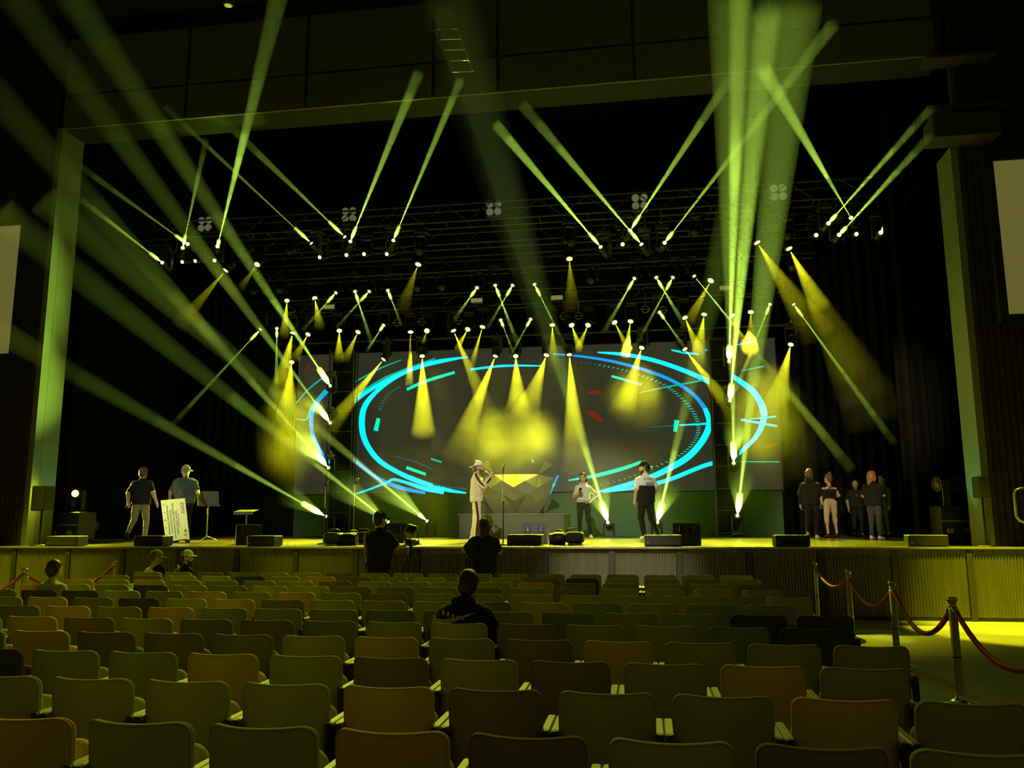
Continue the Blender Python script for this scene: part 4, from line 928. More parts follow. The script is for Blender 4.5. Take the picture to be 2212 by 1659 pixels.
def person(label, pos, rz, H, J, skin='fair', top=None, bottom=None, shoes='black', hair=None, headturn=0.0, headtilt=0.0, build=1.0, cap=None, sleeve='short', hem=None, long_pants=True, grip=0.5, female=False, beard=None, long_hair=None, bun=False, bald=False, group=None, hood=False, hands=('relax', 'relax')):
    s = H / 1.78
    o_name = 'person'
    B = build; tw = 0.082 * B * (0.88 if female else 1.0); th = 0.112 * B * (0.90 if female else 1.0)
    pel, wai, che, nec, hea = [V3(J[k]) for k in ('pel', 'wai', 'che', 'nec', 'hea')]
    X = np.array([1, 0, 0.])
    def torso(g=0.0, lowr=1.0):
        out = []
        for sg in (-1, 1):
            out.append(('c', pel + sg * X * 0.075 * (1.08 if female else 1), wai + sg * X * tw * 0.8, th * 0.98 * lowr + g, th * (0.82 if female else 0.96) + g, (1, 0.92, 1)))
            out.append(('c', wai + sg * X * tw * 0.8, che + sg * X * tw * 1.05, th * (0.82 if female else 0.96) + g, th * 1.0 + g, (1, 0.95, 1)))
            sh = V3(J['shL' if sg < 0 else 'shR'])
            out.append(('c', che + np.array([sg * 0.05, -0.01, 0.07]), sh, 0.080 + g, 0.052 * B + g))
        out.append(('c', pel, che, th * 1.04 * lowr + g, th * 1.0 + g, (1, 0.97, 1)))
        if B > 1.2: out.append(('c', pel + np.array([0, 0.03, 0.06]), wai + np.array([0, 0.03, 0.02]), th + g, th + g))
        out.append(('c', che + np.array([0, -0.01, 0.10]), nec, 0.085 + g, 0.058 + g * 0.6))
        return out
    ar = 0.92 if female else 1.0
    def arm(S_, g=0.0, f0=0.0, f1=1.0, part='all'):
        sh, el, wr = V3(J['sh' + S_]), V3(J['el' + S_]), V3(J['wr' + S_]); out = []
        if part in ('all', 'upper'): e = sh + (el - sh) * (f1 if part == 'upper' else 1); out.append(('c', sh, e, 0.056 * ar * B + g, 0.044 * ar * B + g))
        if part in ('all', 'lower'): out += [('c', el, wr, 0.044 * ar * B + g, 0.030 * ar + g)]
        return out
    def legs(g=0.0, f=1.0):
        out = []
        for S_ in 'LR':
            hi, kn, an = V3(J['hi' + S_]), V3(J['kn' + S_]), V3(J['an' + S_])
            out.append(('c', hi, kn, 0.088 * B + g, 0.058 * (0.95 if female else 1) + g)); out.append(('c', kn, kn + (an - kn) * f, 0.058 * (0.95 if female else 1) + g, 0.040 + g + 0.012 * (1 - f)))
        return out
    # head frame
    ct, st_ = math.cos(headturn), math.sin(headturn); ca, sa = math.cos(headtilt), math.sin(headtilt)
    Rz = np.array([[ct, -st_, 0], [st_, ct, 0], [0, 0, 1]]); Rx = np.array([[1, 0, 0], [0, ca, -sa], [0, sa, ca]]); HR = Rz @ Rx
    def hp(x, y, z): return hea + HR @ (np.array([x, y, z]) * HS)
    head = [('e', hp(0, -0.005, 0.035), E3(0.077, 0.096, 0.098), HR), ('e', hp(0, 0.025, -0.035), E3(0.060, 0.070, 0.085), HR), ('c', hp(0, 0.088, 0.012), hp(0, 0.106, -0.022), 0.011, 0.016), ('c', hp(-0.02, 0.082, -0.058), hp(0.02, 0.082, -0.058), 0.012, 0.012),
            ('c', hp(-0.076, -0.005, 0.018), hp(-0.078, -0.01, -0.02), 0.014, 0.011), ('c', hp(0.076, -0.005, 0.018), hp(0.078, -0.01, -0.02), 0.014, 0.011), ('c', nec - np.array([0, 0, 0.05]), hp(0, -0.02, -0.05), 0.062 * (0.85 if female else 1.0), 0.054 * (0.85 if female else 1.0))]
    body = torso(-0.035) + arm('L') + arm('R') + legs(-0.006) + head
    for S_ in 'LR': body.append(('c', V3(J['an' + S_]), V3(J['to' + S_]), 0.036, 0.026))
    hand_geo = []
    for S_, sg, hm in (('L', -1, hands[0]), ('R', 1, hands[1])):
        el, wr = V3(J['el' + S_]), V3(J['wr' + S_]); dr = (wr - el) / (np.linalg.norm(wr - el) + 1e-9)
        side = np.array([0, 1.0, 0]) if abs(dr[1]) < 0.75 else np.array([0, 0, 1.0])
        side = side - dr * (side @ dr); side /= np.linalg.norm(side); nrm = np.cross(dr, side) * (-sg)      # palm faces the body
        pc = wr + dr * 0.05
        body.append(('c', wr, pc + dr * 0.02, 0.027, 0.032, None)); body.append(('c', pc - side * 0.018, pc + side * 0.022, 0.022, 0.022))
        hand_geo.append((pc, dr, side, nrm, hm))
    sc = lambda pr: [tuple([p[0]] + [(np.asarray(q) * s if (i in ((0, 1) if p[0] == 'c' else (0, 1))) else (q * s if isinstance(q, float) else q)) for i, q in enumerate(p[1:])]) for p in pr]
    def fingers(mb):
        for pc, dr, side, nrm, hm in hand_geo:
            curl = {'relax': 0.5, 'grip': 1.25, 'flat': 0.15}[hm]
            for i, (off, ln) in enumerate(((0.030, 0.072), (0.011, 0.082), (-0.008, 0.077), (-0.026, 0.060))):
                p = pc + dr * 0.035 + side * off; d_ = dr.copy(); pts = [p * s]
                for sg_, fr in enumerate((0.45, 0.32, 0.23)):
                    a = curl * (0.5 + 0.5 * sg_) * 0.8; d2 = dr * math.cos(a * (sg_ + 1) * 0.7) + nrm * math.sin(a * (sg_ + 1) * 0.7); p = p + d2 * ln * fr; pts.append(p * s)
                mb.tube([Vector(q) for q in pts], [0.0095 * s, 0.009 * s, 0.008 * s, 0.0065 * s], 6)
            p = pc - dr * 0.012 + side * 0.034; q1 = p + (side * 0.6 + dr * 0.7 + nrm * 0.35) * 0.036; q2 = q1 + (dr * 0.9 + nrm * (0.3 + curl * 0.4)) * 0.030
            mb.tube([Vector(p * s), Vector(q1 * s), Vector(q2 * s)], [0.0115 * s, 0.010 * s, 0.008 * s], 6)
    me = skin_mesh('person', SKINS[skin], sc(body), 0.0135, 0.022, (), fingers)
    o = obj('person', me); o.location = pos; o.rotation_euler = (0, 0, rz); tag(o, label, 'person', group)
    def part(name, m, pr, vox=0.015, k=0.03, cuts=()):
        me = skin_mesh(name, m, sc(pr), vox, k * s, [(np.asarray(c) * s, nn) for c, nn in cuts]); return obj(name, me, o)
    for sg in (-1, 1):
        e = MB(); c = hp(sg * 0.030, 0.082, 0.012) * s; e.lathe([(0.002, -0.008), (0.009, -0.004), (0.009, 0.004), (0.002, 0.008)], 8, Matrix.Translation(c)); e.build('eye', m_eye, o)
    if not female or hair is None or True:
        for sg in (-1, 1):
            b_ = MB(); b_.tube([Vector(hp(sg * 0.016, 0.092, 0.034) * s), Vector(hp(sg * 0.030, 0.090, 0.040) * s), Vector(hp(sg * 0.046, 0.080, 0.034) * s)], 0.005 * s, 5); b_.build('eyebrow', HAIR['dark'], o)
    lp = MB(); lp.tube([Vector(hp(-0.022, 0.090, -0.060) * s), Vector(hp(0, 0.097, -0.058) * s), Vector(hp(0.022, 0.090, -0.060) * s)], 0.0055 * s, 5); lp.build('mouth', mat('lips', (0.32, 0.10, 0.08), 0.5), o)
    hz = (pel[2] - 0.06) if hem is None else hem
    if top:
        g = 0.016; pr = torso(g)
        if hem is not None or True: pr += [('c', pel + np.array([-0.07, 0, -0.02]), pel + np.array([0.07, 0, -0.02]), th + g, th + g, (1, 0.95, 1))]
        up = nec + np.array([0, 0, 0.035])
        part('shirt', CL[top], pr + [q for S_ in 'LR' for q in (arm(S_, 0.020, 0, 0.72, 'upper') if sleeve == 'short' else arm(S_, 0.016) if sleeve == 'long' else [])], cuts=[((0, 0, hz), (0, 0, -1)), (up, (0, 0.35, 0.94))] + ([] if sleeve != 'none' else [((0, 0, che[2] + 0.03), (0, 0, 1))]))
    if bottom:
        f = 1.0 if long_pants else 0.25
        part('trousers', CL[bottom], [('c', pel + np.array([-0.08, 0, 0.03]), pel + np.array([0.08, 0, 0.02]), th * 0.97, th * 0.97, (1, 0.95, 1))] + legs(0.014 if B <= 1.1 and not female else 0.008, f), cuts=[((0, 0, pel[2] + (0.11 if hem is None or hem < 1.0 else 0.15)), (0, 0, 1))])
    if shoes:
        for S_ in 'LR':
            an, to = V3(J['an' + S_]), V3(J['to' + S_]); dv = to - an; dv = dv / (np.linalg.norm(dv) + 1e-9)
            part('shoe', CL[shoes], [('c', an + np.array([0, -0.02, -0.045]), an + np.array([0, -0.005, 0.0]), 0.042, 0.046), ('c', an + np.array([0, 0, -0.045]), to, 0.044, 0.038)], 0.012, 0.02)
    if hair and not bald:
        pr = [('e', hp(0, -0.015, 0.045), E3(0.086, 0.104, 0.103), HR), ('e', hp(0, -0.045, -0.005), E3(0.078, 0.072, 0.09), HR)]
        if long_hair:
            pr += [('c', hp(0, -0.075, -0.01), hp(0, -0.085, -long_hair), 0.075, 0.060, None), ('c', hp(-0.06, -0.04, 0), hp(-0.075, -0.05, -long_hair * 0.8), 0.035, 0.035), ('c', hp(0.06, -0.04, 0), hp(0.075, -0.05, -long_hair * 0.8), 0.035, 0.035)]
        if bun: pr.append(('e', hp(0, -0.06, 0.15), E3(0.042, 0.042, 0.042)))
        fn = HR @ np.array([0, 0.80, -0.60])
        part('hair', HAIR[hair], pr, 0.012, 0.03, [] if long_hair and False else [(hp(0, 0.052, 0.045), fn)])
    if beard:
        part('beard', HAIR[beard], [('e', hp(0, 0.052, -0.075), E3(0.052, 0.046, 0.050), HR), ('c', hp(-0.058, 0.02, -0.035), hp(-0.03, 0.06, -0.085), 0.020, 0.026), ('c', hp(0.058, 0.02, -0.035), hp(0.03, 0.06, -0.085), 0.020, 0.026)], 0.010, 0.02, [(hp(0, 0.0, -0.032), HR @ np.array([0, 0.1, 0.995]))])
    if cap:
        cm, back = cap; sgn = -1 if back else 1
        c = part('cap', CL[cm], [('e', hp(0, -0.004, 0.052), E3(0.088, 0.106, 0.100), HR)], 0.012, 0.02, [(hp(0, 0, 0.042), HR @ np.array([0, 0.15 * sgn, -0.99]))])
        br = MB(); vs = []; fs = []
        for i in range(9):
            a = math.radians(-70 + 140 * i / 8); r_ = 0.095 + 0.075 * math.cos(a) ** 0.8
            for rr_ in (0.080, r_):
                for dz in (0.0, 0.008): vs.append(tuple(hp(math.sin(a) * rr_, sgn * math.cos(a) * rr_ * 1.05, 0.045 - 0.20 * (rr_ - 0.08) + dz) * s))
        for i in range(8):
            a = 4 * i; b_ = a + 4; fs += [(a + 1, a + 3, b_ + 3, b_ + 1), (a, b_, b_ + 2, a + 2), (a + 2, b_ + 2, b_ + 3, a + 3), (a, a + 1, b_ + 1, b_)]
        fs += [(0, 2, 3, 1), (32, 33, 35, 34)]
        br.add(vs, fs, True); k = br.build('brim', CL[cm], c)
    if hood: part('hood', CL[top], [('c', nec + np.array([-0.06, -0.06, 0.01]), nec + np.array([0.06, -0.06, 0.01]), 0.058, 0.058), ('c', nec + np.array([0.07, -0.03, 0]), nec + np.array([0.045, 0.07, -0.03]), 0.040, 0.030), ('c', nec + np.array([-0.07, -0.03, 0]), nec + np.array([-0.045, 0.07, -0.03]), 0.040, 0.030)], 0.014, 0.03)
    o['scale_h'] = s
    return o, s, hp
def stand_at(px, py, top, z=SZ):
    p = on(px, py, z); h = at(px, top, p.y).z - z; return Vector((p.x, p.y, z)), h
def P_(J, **kw): d = dict(J); d.update(kw); return d
def wpt(o, s, q): return o.location + Matrix.Rotation(o.rotation_euler.z, 3, 'Z') @ (Vector(q) * s)
D = math.radians
# 1 the man walking away
pos, h = stand_at(299, 1171, 1010)
J = P_(STAND, elL=(-.30, -.04, 1.16), wrL=(-.34, .06, .94), elR=(.30, -.06, 1.17), wrR=(.36, .02, .95), knL=(-.12, -.06, .52), anL=(-.14, -.30, .20), toL=(-.15, -.22, .06), knR=(.10, .12, .53), anR=(.10, .10, .09), toR=(.11, .27, .035))
o, s, hp = person('man in a dark tee seen from behind, walking away with a phone', pos, D(8), h, J, top='black', bottom='khaki', hair='brown', build=1.24, hands=('grip', 'relax'))
def phone(loc, rot, lab, col='black'):
    q = empty('phone', loc); q.rotation_euler = rot; tag(q, lab, 'phone', 'phones in hands')
    MB().rbox((0, 0, 0), (0.074, 0.010, 0.150), 0.004).build('body', M_PLAST if col == 'black' else CL['white'], q); MB().box((0, 0.0055, 0), (0.066, 0.001, 0.138)).build('screen', mat('phone_glass', (0.02, 0.02, 0.025), 0.08), q)
    MB().rbox((-0.02, -0.0065, 0.05), (0.022, 0.004, 0.03), 0.001).build('camera_bump', M_GREYP, q)
phone(wpt(o, s, (-.36, .09, .86)), (0.3, 0.5, 0.4), 'black phone in the walking man\'s hand')
# 2 the man with the check
pos, h = stand_at(393, 1172, 1005)
J = P_(STAND, elR=(.31, -.05, 1.16), wrR=(.30, .10, .96), elL=(-.28, .06, 1.16), wrL=(-.34, .28, 1.10), hea=(0, .05, 1.62), toL=(-.16, .14, .035), toR=(.16, .13, .035))
o, s, hp = person('man in a camo cap and charcoal polo holding the big check', pos, D(-158), h, J, skin='tan', top='char', bottom='black', hair='grey', cap=('camo', False), build=1.28, headtilt=-0.15, headturn=0.45, hands=('grip', 'grip'))
for sg in (-1, 1):
    rg = MB(); pts = [hp(sg * 0.032 + 0.024 * math.cos(a * math.pi / 6), 0.112, 0.012 + 0.020 * math.sin(a * math.pi / 6)) * s for a in range(13)]; rg.tube([Vector(p) for p in pts], 0.003, 5, cap=False); rg.build('glasses', M_BLACK, o)
MB().rbox((0, 0.145 * s, 0.985 * s), (0.05, 0.015, 0.035), 0.004).build('belt_buckle', M_CHROME, o)
# the check board
q = [at(x, y, pos.y - 0.42) for x, y in [(347, 1081), (399, 1076), (409, 1163), (369, 1169), (357, 1161)]]
ck = empty('check_board', q[3]); tag(ck, 'large white presentation check turned on its side in front of the man', 'board')
n = Vector((0, 1, 0)); vs = [p - q[3] for p in q] + [p - q[3] + n * 0.012 for p in q]
MB().add(vs, [(4, 3, 2, 1, 0), (5, 6, 7, 8, 9)] + [(i, (i + 1) % 5, 5 + (i + 1) % 5, 5 + i) for i in range(5)]).build('board', mat('check_white', (0.86, 0.88, 0.78), 0.6, var=0.02), ck)
def text_on(parent, txt, loc, size, rot, m, name='lettering', align='LEFT'):
    c = bpy.data.curves.new(name, 'FONT'); c.body = txt; c.size = size; c.align_x = align; c.extrude = 0.0006
    t = bpy.data.objects.new(name, c); C.objects.link(t); dg = bpy.context.evaluated_depsgraph_get(); me = bpy.data.meshes.new_from_object(t.evaluated_get(dg)); bpy.data.objects.remove(t)
    me.materials.clear(); me.materials.append(m); k = obj(name, me, parent, loc); k.rotation_mode = 'QUATERNION'; k.rotation_quaternion = rot; return k
dn = (q[2] - q[1]).normalized(); rt = (q[1] - q[0]).normalized()             # reading direction runs down, letter tops point sideways
nrm = dn.cross(rt).normalized(); rt2 = nrm.cross(dn)
Rq = Matrix((dn, rt2, nrm)).transposed().to_quaternion() if nrm.y < 0 else Matrix((dn, rt2, nrm)).transposed().to_quaternion()
m_ink = mat('ink_dark', (0.06, 0.07, 0.05), 0.7); m_redink = mat('ink_red', (0.55, 0.06, 0.03), 0.7); m_grey = mat('ink_grey', (0.35, 0.36, 0.32), 0.7)
o0 = q[0] - q[3] + Vector((0, -0.003, 0)); LH = (q[2] - q[1]).length; LW = (q[1] - q[0]).length
def bp(u, v): return o0 + rt * (u * LW) + dn * (v * LH)
text_on(ck, 'EXPO', bp(0.80, 0.10), 0.10, Rq, m_redink)
for u, v, t, sz in ((0.64, 0.36, 'This certificate is presented to', 0.026), (0.545, 0.27, '"Annual Tribal Leader', 0.062), (0.43, 0.10, 'Roundtable with Infrastructure', 0.062), (0.315, 0.26, 'Summit & Economic', 0.062), (0.20, 0.14, 'Development Committee"', 0.062)): text_on(ck, t, bp(u, v), sz, Rq, m_ink)
for k in range(5):
    MB().lathe([(0.016, 0), (0.016, 0.001)], 10, Matrix.Translation(bp(0.10, 0.12 + 0.19 * k)) @ Matrix.Rotation(math.pi / 2, 4, 'X')).build('sponsor_mark', m_ink if k == 2 else m_grey, ck)
for (u, v, m_) in ((0.88, 0.80, m_redink), (0.86, 0.90, m_grey)): MB().lathe([(0.030, 0), (0.030, 0.001)], 14, Matrix.Translation(bp(u, v)) @ Matrix.Rotation(math.pi / 2, 4, 'X')).build('seal', m_, ck)
# 3 the singer
pos, h = stand_at(1029, 1170, 997)
J = P_(STAND, elR=(.26, .19, 1.22), wrR=(.13, .30, 1.41), elL=(-.23, .12, 1.16), wrL=(-.10, .24, 1.34), hiR=(.09, 0, .94), knR=(.10, .04, .51), anR=(.10, .0, .09), knL=(-.08, -.02, .51), anL=(-.08, -.10, .09), toL=(-.1, .07, .035))
o, s, hp = person('singer in a beige tracksuit and white backwards cap holding a microphone', pos, D(-82), h, J, top='beige', bottom='beige', shoes='white', hair='brown', cap=('white', True), beard='brown', sleeve='long', build=1.14, hem=0.86, hands=('relax', 'grip'), headtilt=0.12)
sv = lambda pts, r, nm, m: MB().tube([Vector(p) * s for p in pts], r * s, 6).build(nm, m, o)
sv([(.21, -.01, 1.50), (.262, .02, 1.42), (.305, .10, 1.30), (.318, .19, 1.215), (.255, .25, 1.30), (.175, .33, 1.39)], 0.024, 'sleeve_stripe', CL['brown'])
sv([(.192, .0, .93), (.186, .02, .75), (.166, .05, .52), (.152, .02, .30), (.140, .01, .12)], 0.026, 'trouser_stripe', CL['brown'])
MB().lathe([(0.165 * s, -0.022), (0.172 * s, 0.022)], 18, Matrix.Translation((0, 0, 0.875 * s)) @ Matrix.Diagonal((1.08, 0.86, 1, 1))).build('waistband', CL['brown'], o)
mp = wpt(o, s, (.05, .27, 1.50)); mk_ = empty('microphone', mp); tag(mk_, 'handheld microphone at the singer\'s mouth', 'microphone')
qd = (wpt(o, s, (.0, .17, 1.575)) - wpt(o, s, (.13, .36, 1.45))).to_track_quat('Z', 'Y').to_matrix().to_4x4()
MB().lathe([(0.012, -0.14), (0.014, 0.0), (0.019, 0.05)], 10, qd).build('handle', M_PLAST, mk_); MB().lathe([(0.019, 0.05), (0.027, 0.075), (0.027, 0.10), (0.014, 0.122)], 10, qd).build('grille', m_mic, mk_)
# 4 the woman with the phone
pos, h = stand_at(1262, 1163, 1022)
J = P_(STAND, elR=(.25, .02, 1.14), wrR=(.06, .25, 1.22), elL=(-.36, -.02, 1.19), wrL=(-.19, .06, 1.03), knL=(-.13, .03, .51), anL=(-.18, .0, .09), toL=(-.23, .15, .035), knR=(.11, .03, .51), anR=(.13, -.04, .09), toR=(.17, .11, .035), shL=(-.158, 0, 1.362), shR=(.158, 0, 1.362))
o, s, hp = person('woman in a grey hoodie and black leggings looking at a phone', pos, D(176), h, J, top='grey', bottom='leg', shoes='white', hair='dark', long_hair=0.16, female=True, hem=0.98, sleeve='short', hood=True, hands=('flat', 'grip'), build=1.06, headtilt=-0.05)
MB().rbox((0, 0.150 * s, 1.07 * s), (0.20 * s, 0.012, 0.09 * s), 0.005).build('pouch_pocket', CL['grey'], o)
phone(wpt(o, s, (.035, .33, 1.29)), (0.25, 0, D(176)), 'black phone held up by the woman in grey')
# 5 the man in the white tee
pos, h = stand_at(1398, 1168, 998)
J = P_(STAND, elL=(-.25, -.02, 1.14), wrL=(-.25, .06, .90), elR=(.27, -.03, 1.16), wrR=(.22, .12, .98), knL=(-.09, .10, .52), anL=(-.06, .02, .12), toL=(-.05, .18, .05), knR=(.09, -.06, .50), anR=(.13, -.34, .11), toR=(.15, -.20, .035))
o, s, hp = person('man in a white printed tee and black overalls walking, face in profile', pos, D(28), h, J, top='white', bottom='black', shoes='white', hair='dark', cap=('black', True), beard='dark', build=1.02, headturn=1.05, hands=('grip', 'relax'))
me = skin_mesh('overalls', CL['black'], [('c', np.array([sx * .075, 0, .93]) * s, np.array([sx * .085, 0, 1.24]) * s, .156 * s, .156 * s, (1, .99, 1)) for sx in (-.8, 0, .8)], 0.016, 0.03, [((0, 0, 1.24 * s), (0, 0, 1))]); obj('overalls', me, o)
for k, (dx, dz, w_) in enumerate(((-0.10, 1.40, 0.05), (-0.045, 1.402, 0.04), (0.01, 1.40, 0.05), (0.06, 1.398, 0.035), (0.105, 1.395, 0.03))): MB().box((dx * s, -0.150 * s, dz * s), (w_ * s * 0.8, 0.012, 0.012)).build('print', m_ink, o)
MB().rbox((0.02 * s, -0.158 * s, 1.30 * s), (0.18 * s, 0.012, 0.05 * s), 0.004).build('print', m_grey, o)
# the group at the side
gp = 'people standing at the side of the stage'
pos, h = stand_at(1757, 1165, 1014)
J = P_(STAND, elL=(-.25, -.02, 1.16), wrL=(-.26, .02, .90), elR=(.24, .08, 1.16), wrR=(.16, .28, 1.08), knL=(-.10, -.02, .52), anL=(-.12, -.22, .15), toL=(-.13, -.10, .04), knR=(.10, .06, .51), anR=(.10, .03, .09))
o, s, hp = person('tall man in a black hoodie and white shoes seen from behind', pos, D(-12), h, J, top='black', bottom='black', shoes='white', hair='brown', sleeve='long', hood=True, hem=0.88, build=1.12, headturn=-0.4, hands=('relax', 'relax'), group=gp)
pos, h = stand_at(1798, 1162, 1024)
J = P_(STAND, elL=(-.22, .06, 1.16), wrL=(-.22, .04, .95), elR=(.26, .0, 1.17), wrR=(.13, .20, 1.10), knL=(-.12, .02, .51), anL=(-.11, -.02, .09), knR=(.11, .02, .51), anR=(.13, -.02, .09), shL=(-.158, 0, 1.362), shR=(.158, 0, 1.362))
o, s, hp = person('woman in a strappy black top and tan capri trousers, hair in a bun', pos, D(8), h, J, top='black', bottom='tanp', shoes='black', hair='brown', bun=True, female=True, sleeve='none', hem=1.10, long_pants=False, headturn=0.6, build=1.05, group=gp, hands=('grip', 'relax'))
for sg in (-1, 1): MB().tube([Vector((sg * 0.10, -0.118, 1.33)) * s, Vector((0, -0.108, 1.41)) * s, Vector((-sg * 0.09, -0.04, 1.50)) * s], 0.007 * s, 5).build('strap', CL['black'], o)
bagp = wpt(o, s, (-.25, .04, .86)); bag = empty('camera_bag', bagp); tag(bag, 'small dark camera hanging from the hand of the woman in tan trousers', 'camera'); MB().rbox((0, 0, 0), (0.10, 0.08, 0.12), 0.015).build('body', M_PLAST, bag); MB().tube([(-0.04, 0, 0.05), (-0.03, 0, 0.13), (0.03, 0, 0.13), (0.04, 0, 0.05)], 0.008, 5).build('strap', M_BLACK, bag)
pos, h = stand_at(1855, 1159, 1038)
J = P_(STAND, elR=(.27, -.01, 1.14), wrR=(.25, .06, .88), elL=(-.27, .02, 1.16), wrL=(-.32, .22, 1.08))
o, s, hp = person('bald man in a black tee facing the hall', pos, D(172), h, J, skin='tan', top='black', bottom='black', shoes='black', bald=True, build=1.16, group=gp, beard=None, hands=('flat', 'relax'))
MB().rbox((0, 0.150 * s, 1.30 * s), (0.018, 0.012, 0.05), 0.003).build('necklace', M_STEEL, o)
pos, h = stand_at(1893, 1166, 1018)
J = P_(STAND, elL=(-.26, .02, 1.15), wrL=(-.17, .16, .98), elR=(.24, .10, 1.16), wrR=(.14, .32, 1.16), knL=(-.10, .03, .51), knR=(.10, .0, .51))
o, s, hp = person('person with long ginger hair, black tee and baggy dark trousers', pos, D(-35), h, J, top='black', bottom='dkgrey', shoes='white', hair='ginger', long_hair=0.42, build=1.18, headturn=-0.5, group=gp)
pos, h = stand_at(1916, 1160, 1026)
o, s, hp = person('person in dark green behind the one with ginger hair', pos, D(120), h, STAND, top='dkgreen', bottom='dkgreen', shoes='black', hair='dark', sleeve='long', group=gp)
# camera people in front of the stage
def stand_floor(px, Y, top):
    p = at(px, 1180, Y); return Vector((p.x, Y, 0)), at(px, top, Y).z
pos, h = stand_floor(818, 13.55, 1106)
J = P_(STAND, elR=(.26, .16, 1.20), wrR=(.24, .40, 1.22), elL=(-.23, .10, 1.16), wrL=(-.12, .30, 1.10))
o, s, hp = person('cameraman in a black cap and tee with his back to the seats', pos, D(-14), h, J, top='black', bottom='black', hair='dark', cap=('black', False), build=1.34, hem=0.82, headturn=-0.3, hands=('relax', 'grip'))
def tripod(pos, zt, lab, spread=0.42, cam_=True, rz=0):
    t = empty('camera_tripod', (pos[0], pos[1], 0), rz); tag(t, lab, 'tripod', 'tripods below the stage')
    for a in range(3):
        c_, s_ = math.cos(a * 2.094 + 0.6), math.sin(a * 2.094 + 0.6)
        l = MB().tube([(0.05 * c_, 0.05 * s_, zt), (0.6 * spread * c_, 0.6 * spread * s_, zt * 0.45)], 0.018, 7).build('leg', M_BLACK, t); MB().tube([(0.56 * spread * c_, 0.56 * spread * s_, zt * 0.48), (spread * c_, spread * s_, 0.0)], 0.012, 7).build('lower_leg', M_STEEL, l)
    MB().lathe([(0.06, zt - 0.02), (0.06, zt + 0.04), (0.035, zt + 0.07), (0.035, zt + 0.12)], 12).build('head', M_PLAST, t)
    MB().tube([(0, -0.03, zt + 0.09), (0.04, -0.30, zt + 0.0)], 0.010, 6).build('pan_handle', M_BLACK, t)
    return zt + 0.12
def vcam(loc, rz, lab):
    c = empty('video_camera', loc, rz); tag(c, lab, 'camera', 'cameras below the stage')
    MB().rbox((0, 0, 0.06), (0.11, 0.20, 0.12), 0.012).build('body', M_PLAST, c); MB().lathe([(0.045, 0.10), (0.05, 0.18), (0.055, 0.24)], 14, Matrix.Translation((0, 0, 0.06)) @ Matrix.Rotation(-math.pi / 2, 4, 'X')).build('lens', M_BLACK, c)
    MB().box((-0.08, -0.08, 0.08), (0.07, 0.008, 0.05)).build('side_monitor', M_GREYP, c); MB().rbox((0, -0.02, 0.14), (0.03, 0.13, 0.03), 0.008).build('top_handle', M_PLAST, c)
tp = wpt(o, s, (.26, .62, 0)); z = tripod(tp, 1.08, 'tripod beside the cameraman in the black cap'); vcam((tp.x, tp.y, z), D(-10), 'video camera on the tripod of the capped cameraman')
pos, h = stand_floor(1046, 13.6, 1119)
J = P_(STAND, elL=(-.36, .08, 1.22), wrL=(-.12, .30, 1.42), elR=(.25, .10, 1.20), wrR=(.10, .28, 1.38), hea=(-.01, .05, 1.62))
o, s, hp = person('photographer with long dark hair and headphones, back to the seats', pos, D(4), h, J, top='black', bottom='black', hair='dark', long_hair=0.30, build=1.24, hem=0.80, hands=('grip', 'grip'))
hb = MB(); hb.tube([Vector(hp(0.088 * math.cos(a * math.pi / 8), -0.01, 0.03 + 0.115 * math.sin(a * math.pi / 8)) * s) for a in range(9)], 0.008, 6); hb.build('headphone_band', M_STEEL, o)
for sg in (-1, 1): MB().lathe([(0.035, -0.012), (0.038, 0.012)], 10, Matrix.Translation(Vector(hp(sg * 0.092, -0.01, 0.0) * s)) @ Matrix.Rotation(math.pi / 2, 4, 'Y')).build('ear_cup', M_GREYP, o)
cp = wpt(o, s, (0, .36, 1.46)); vcam((cp.x, cp.y, cp.z - 0.02), D(4), 'camera raised to the eye of the photographer')
tp = at(1014, 1180, 13.75); tripod((tp.x, 13.75), 1.05, 'folded tripod standing beside the photographer', 0.16)
# seated people
def seated(key, toppx, px, **kw):
    tx, ty, x = TAKEN[key]; pos = Vector((x if x < 9 else tx, ty + 0.30, 0)); k = at(px, toppx, pos.y).z / 1.37
    return person(kw.pop('label'), pos, kw.pop('rz', 0.0), 1.78 * k, kw.pop('J', SIT), **kw)
o, s, hp = seated('pale', 1213, 85, label='seated man in a pale shirt with short dark hair, alone near the rope', top='pale', bottom='dkgrey', hair='dark', build=1.12, rz=D(-8))
o, s, hp = seated('grey', 1191, 328, label='seated man in a grey cap and two-tone shirt holding a phone', J=P_(SIT, elR=(.26, .10, .78), wrR=(.22, .30, .92)), top='white', bottom='dkgrey', hair='brown', cap=('camo', False), build=1.10, rz=D(-25), headturn=-0.6, headtilt=-0.2)
me = skin_mesh('raglan_sleeve', CL['black'], [('c', np.array([.10, -.02, .98]) * s, np.array([.20, -.02, 1.04]) * s, .115 * s, .085 * s), ('c', np.array([.19, -.02, 1.03]) * s, np.array([.26, .10, .80]) * s, .082 * s, .062 * s)], 0.016, 0.03); obj('raglan_sleeve', me, o)
phone(wpt(o, s, (.22, .38, 1.0)), (0.2, 0, D(-30)), 'bright phone of the seated man in the grey cap', 'white')
o, s, hp = seated('white', 1191, 392, label='seated bearded man in a black and white cap looking sideways', top='black', bottom='dkgrey', hair='dark', cap=('white', False), beard='dark', build=1.14, rz=D(-35), headturn=-0.85)
part_b = skin_mesh('cap_panel', CL['black'], [('e', np.array(hp(0, -0.028, 0.060)) * s, np.array((0.086, 0.090, 0.098)) * s)], 0.012, 0.02, [(np.array(hp(0, 0, 0.048)) * s, (0, 0, -1.0))]); obj('cap_panel', part_b, o)
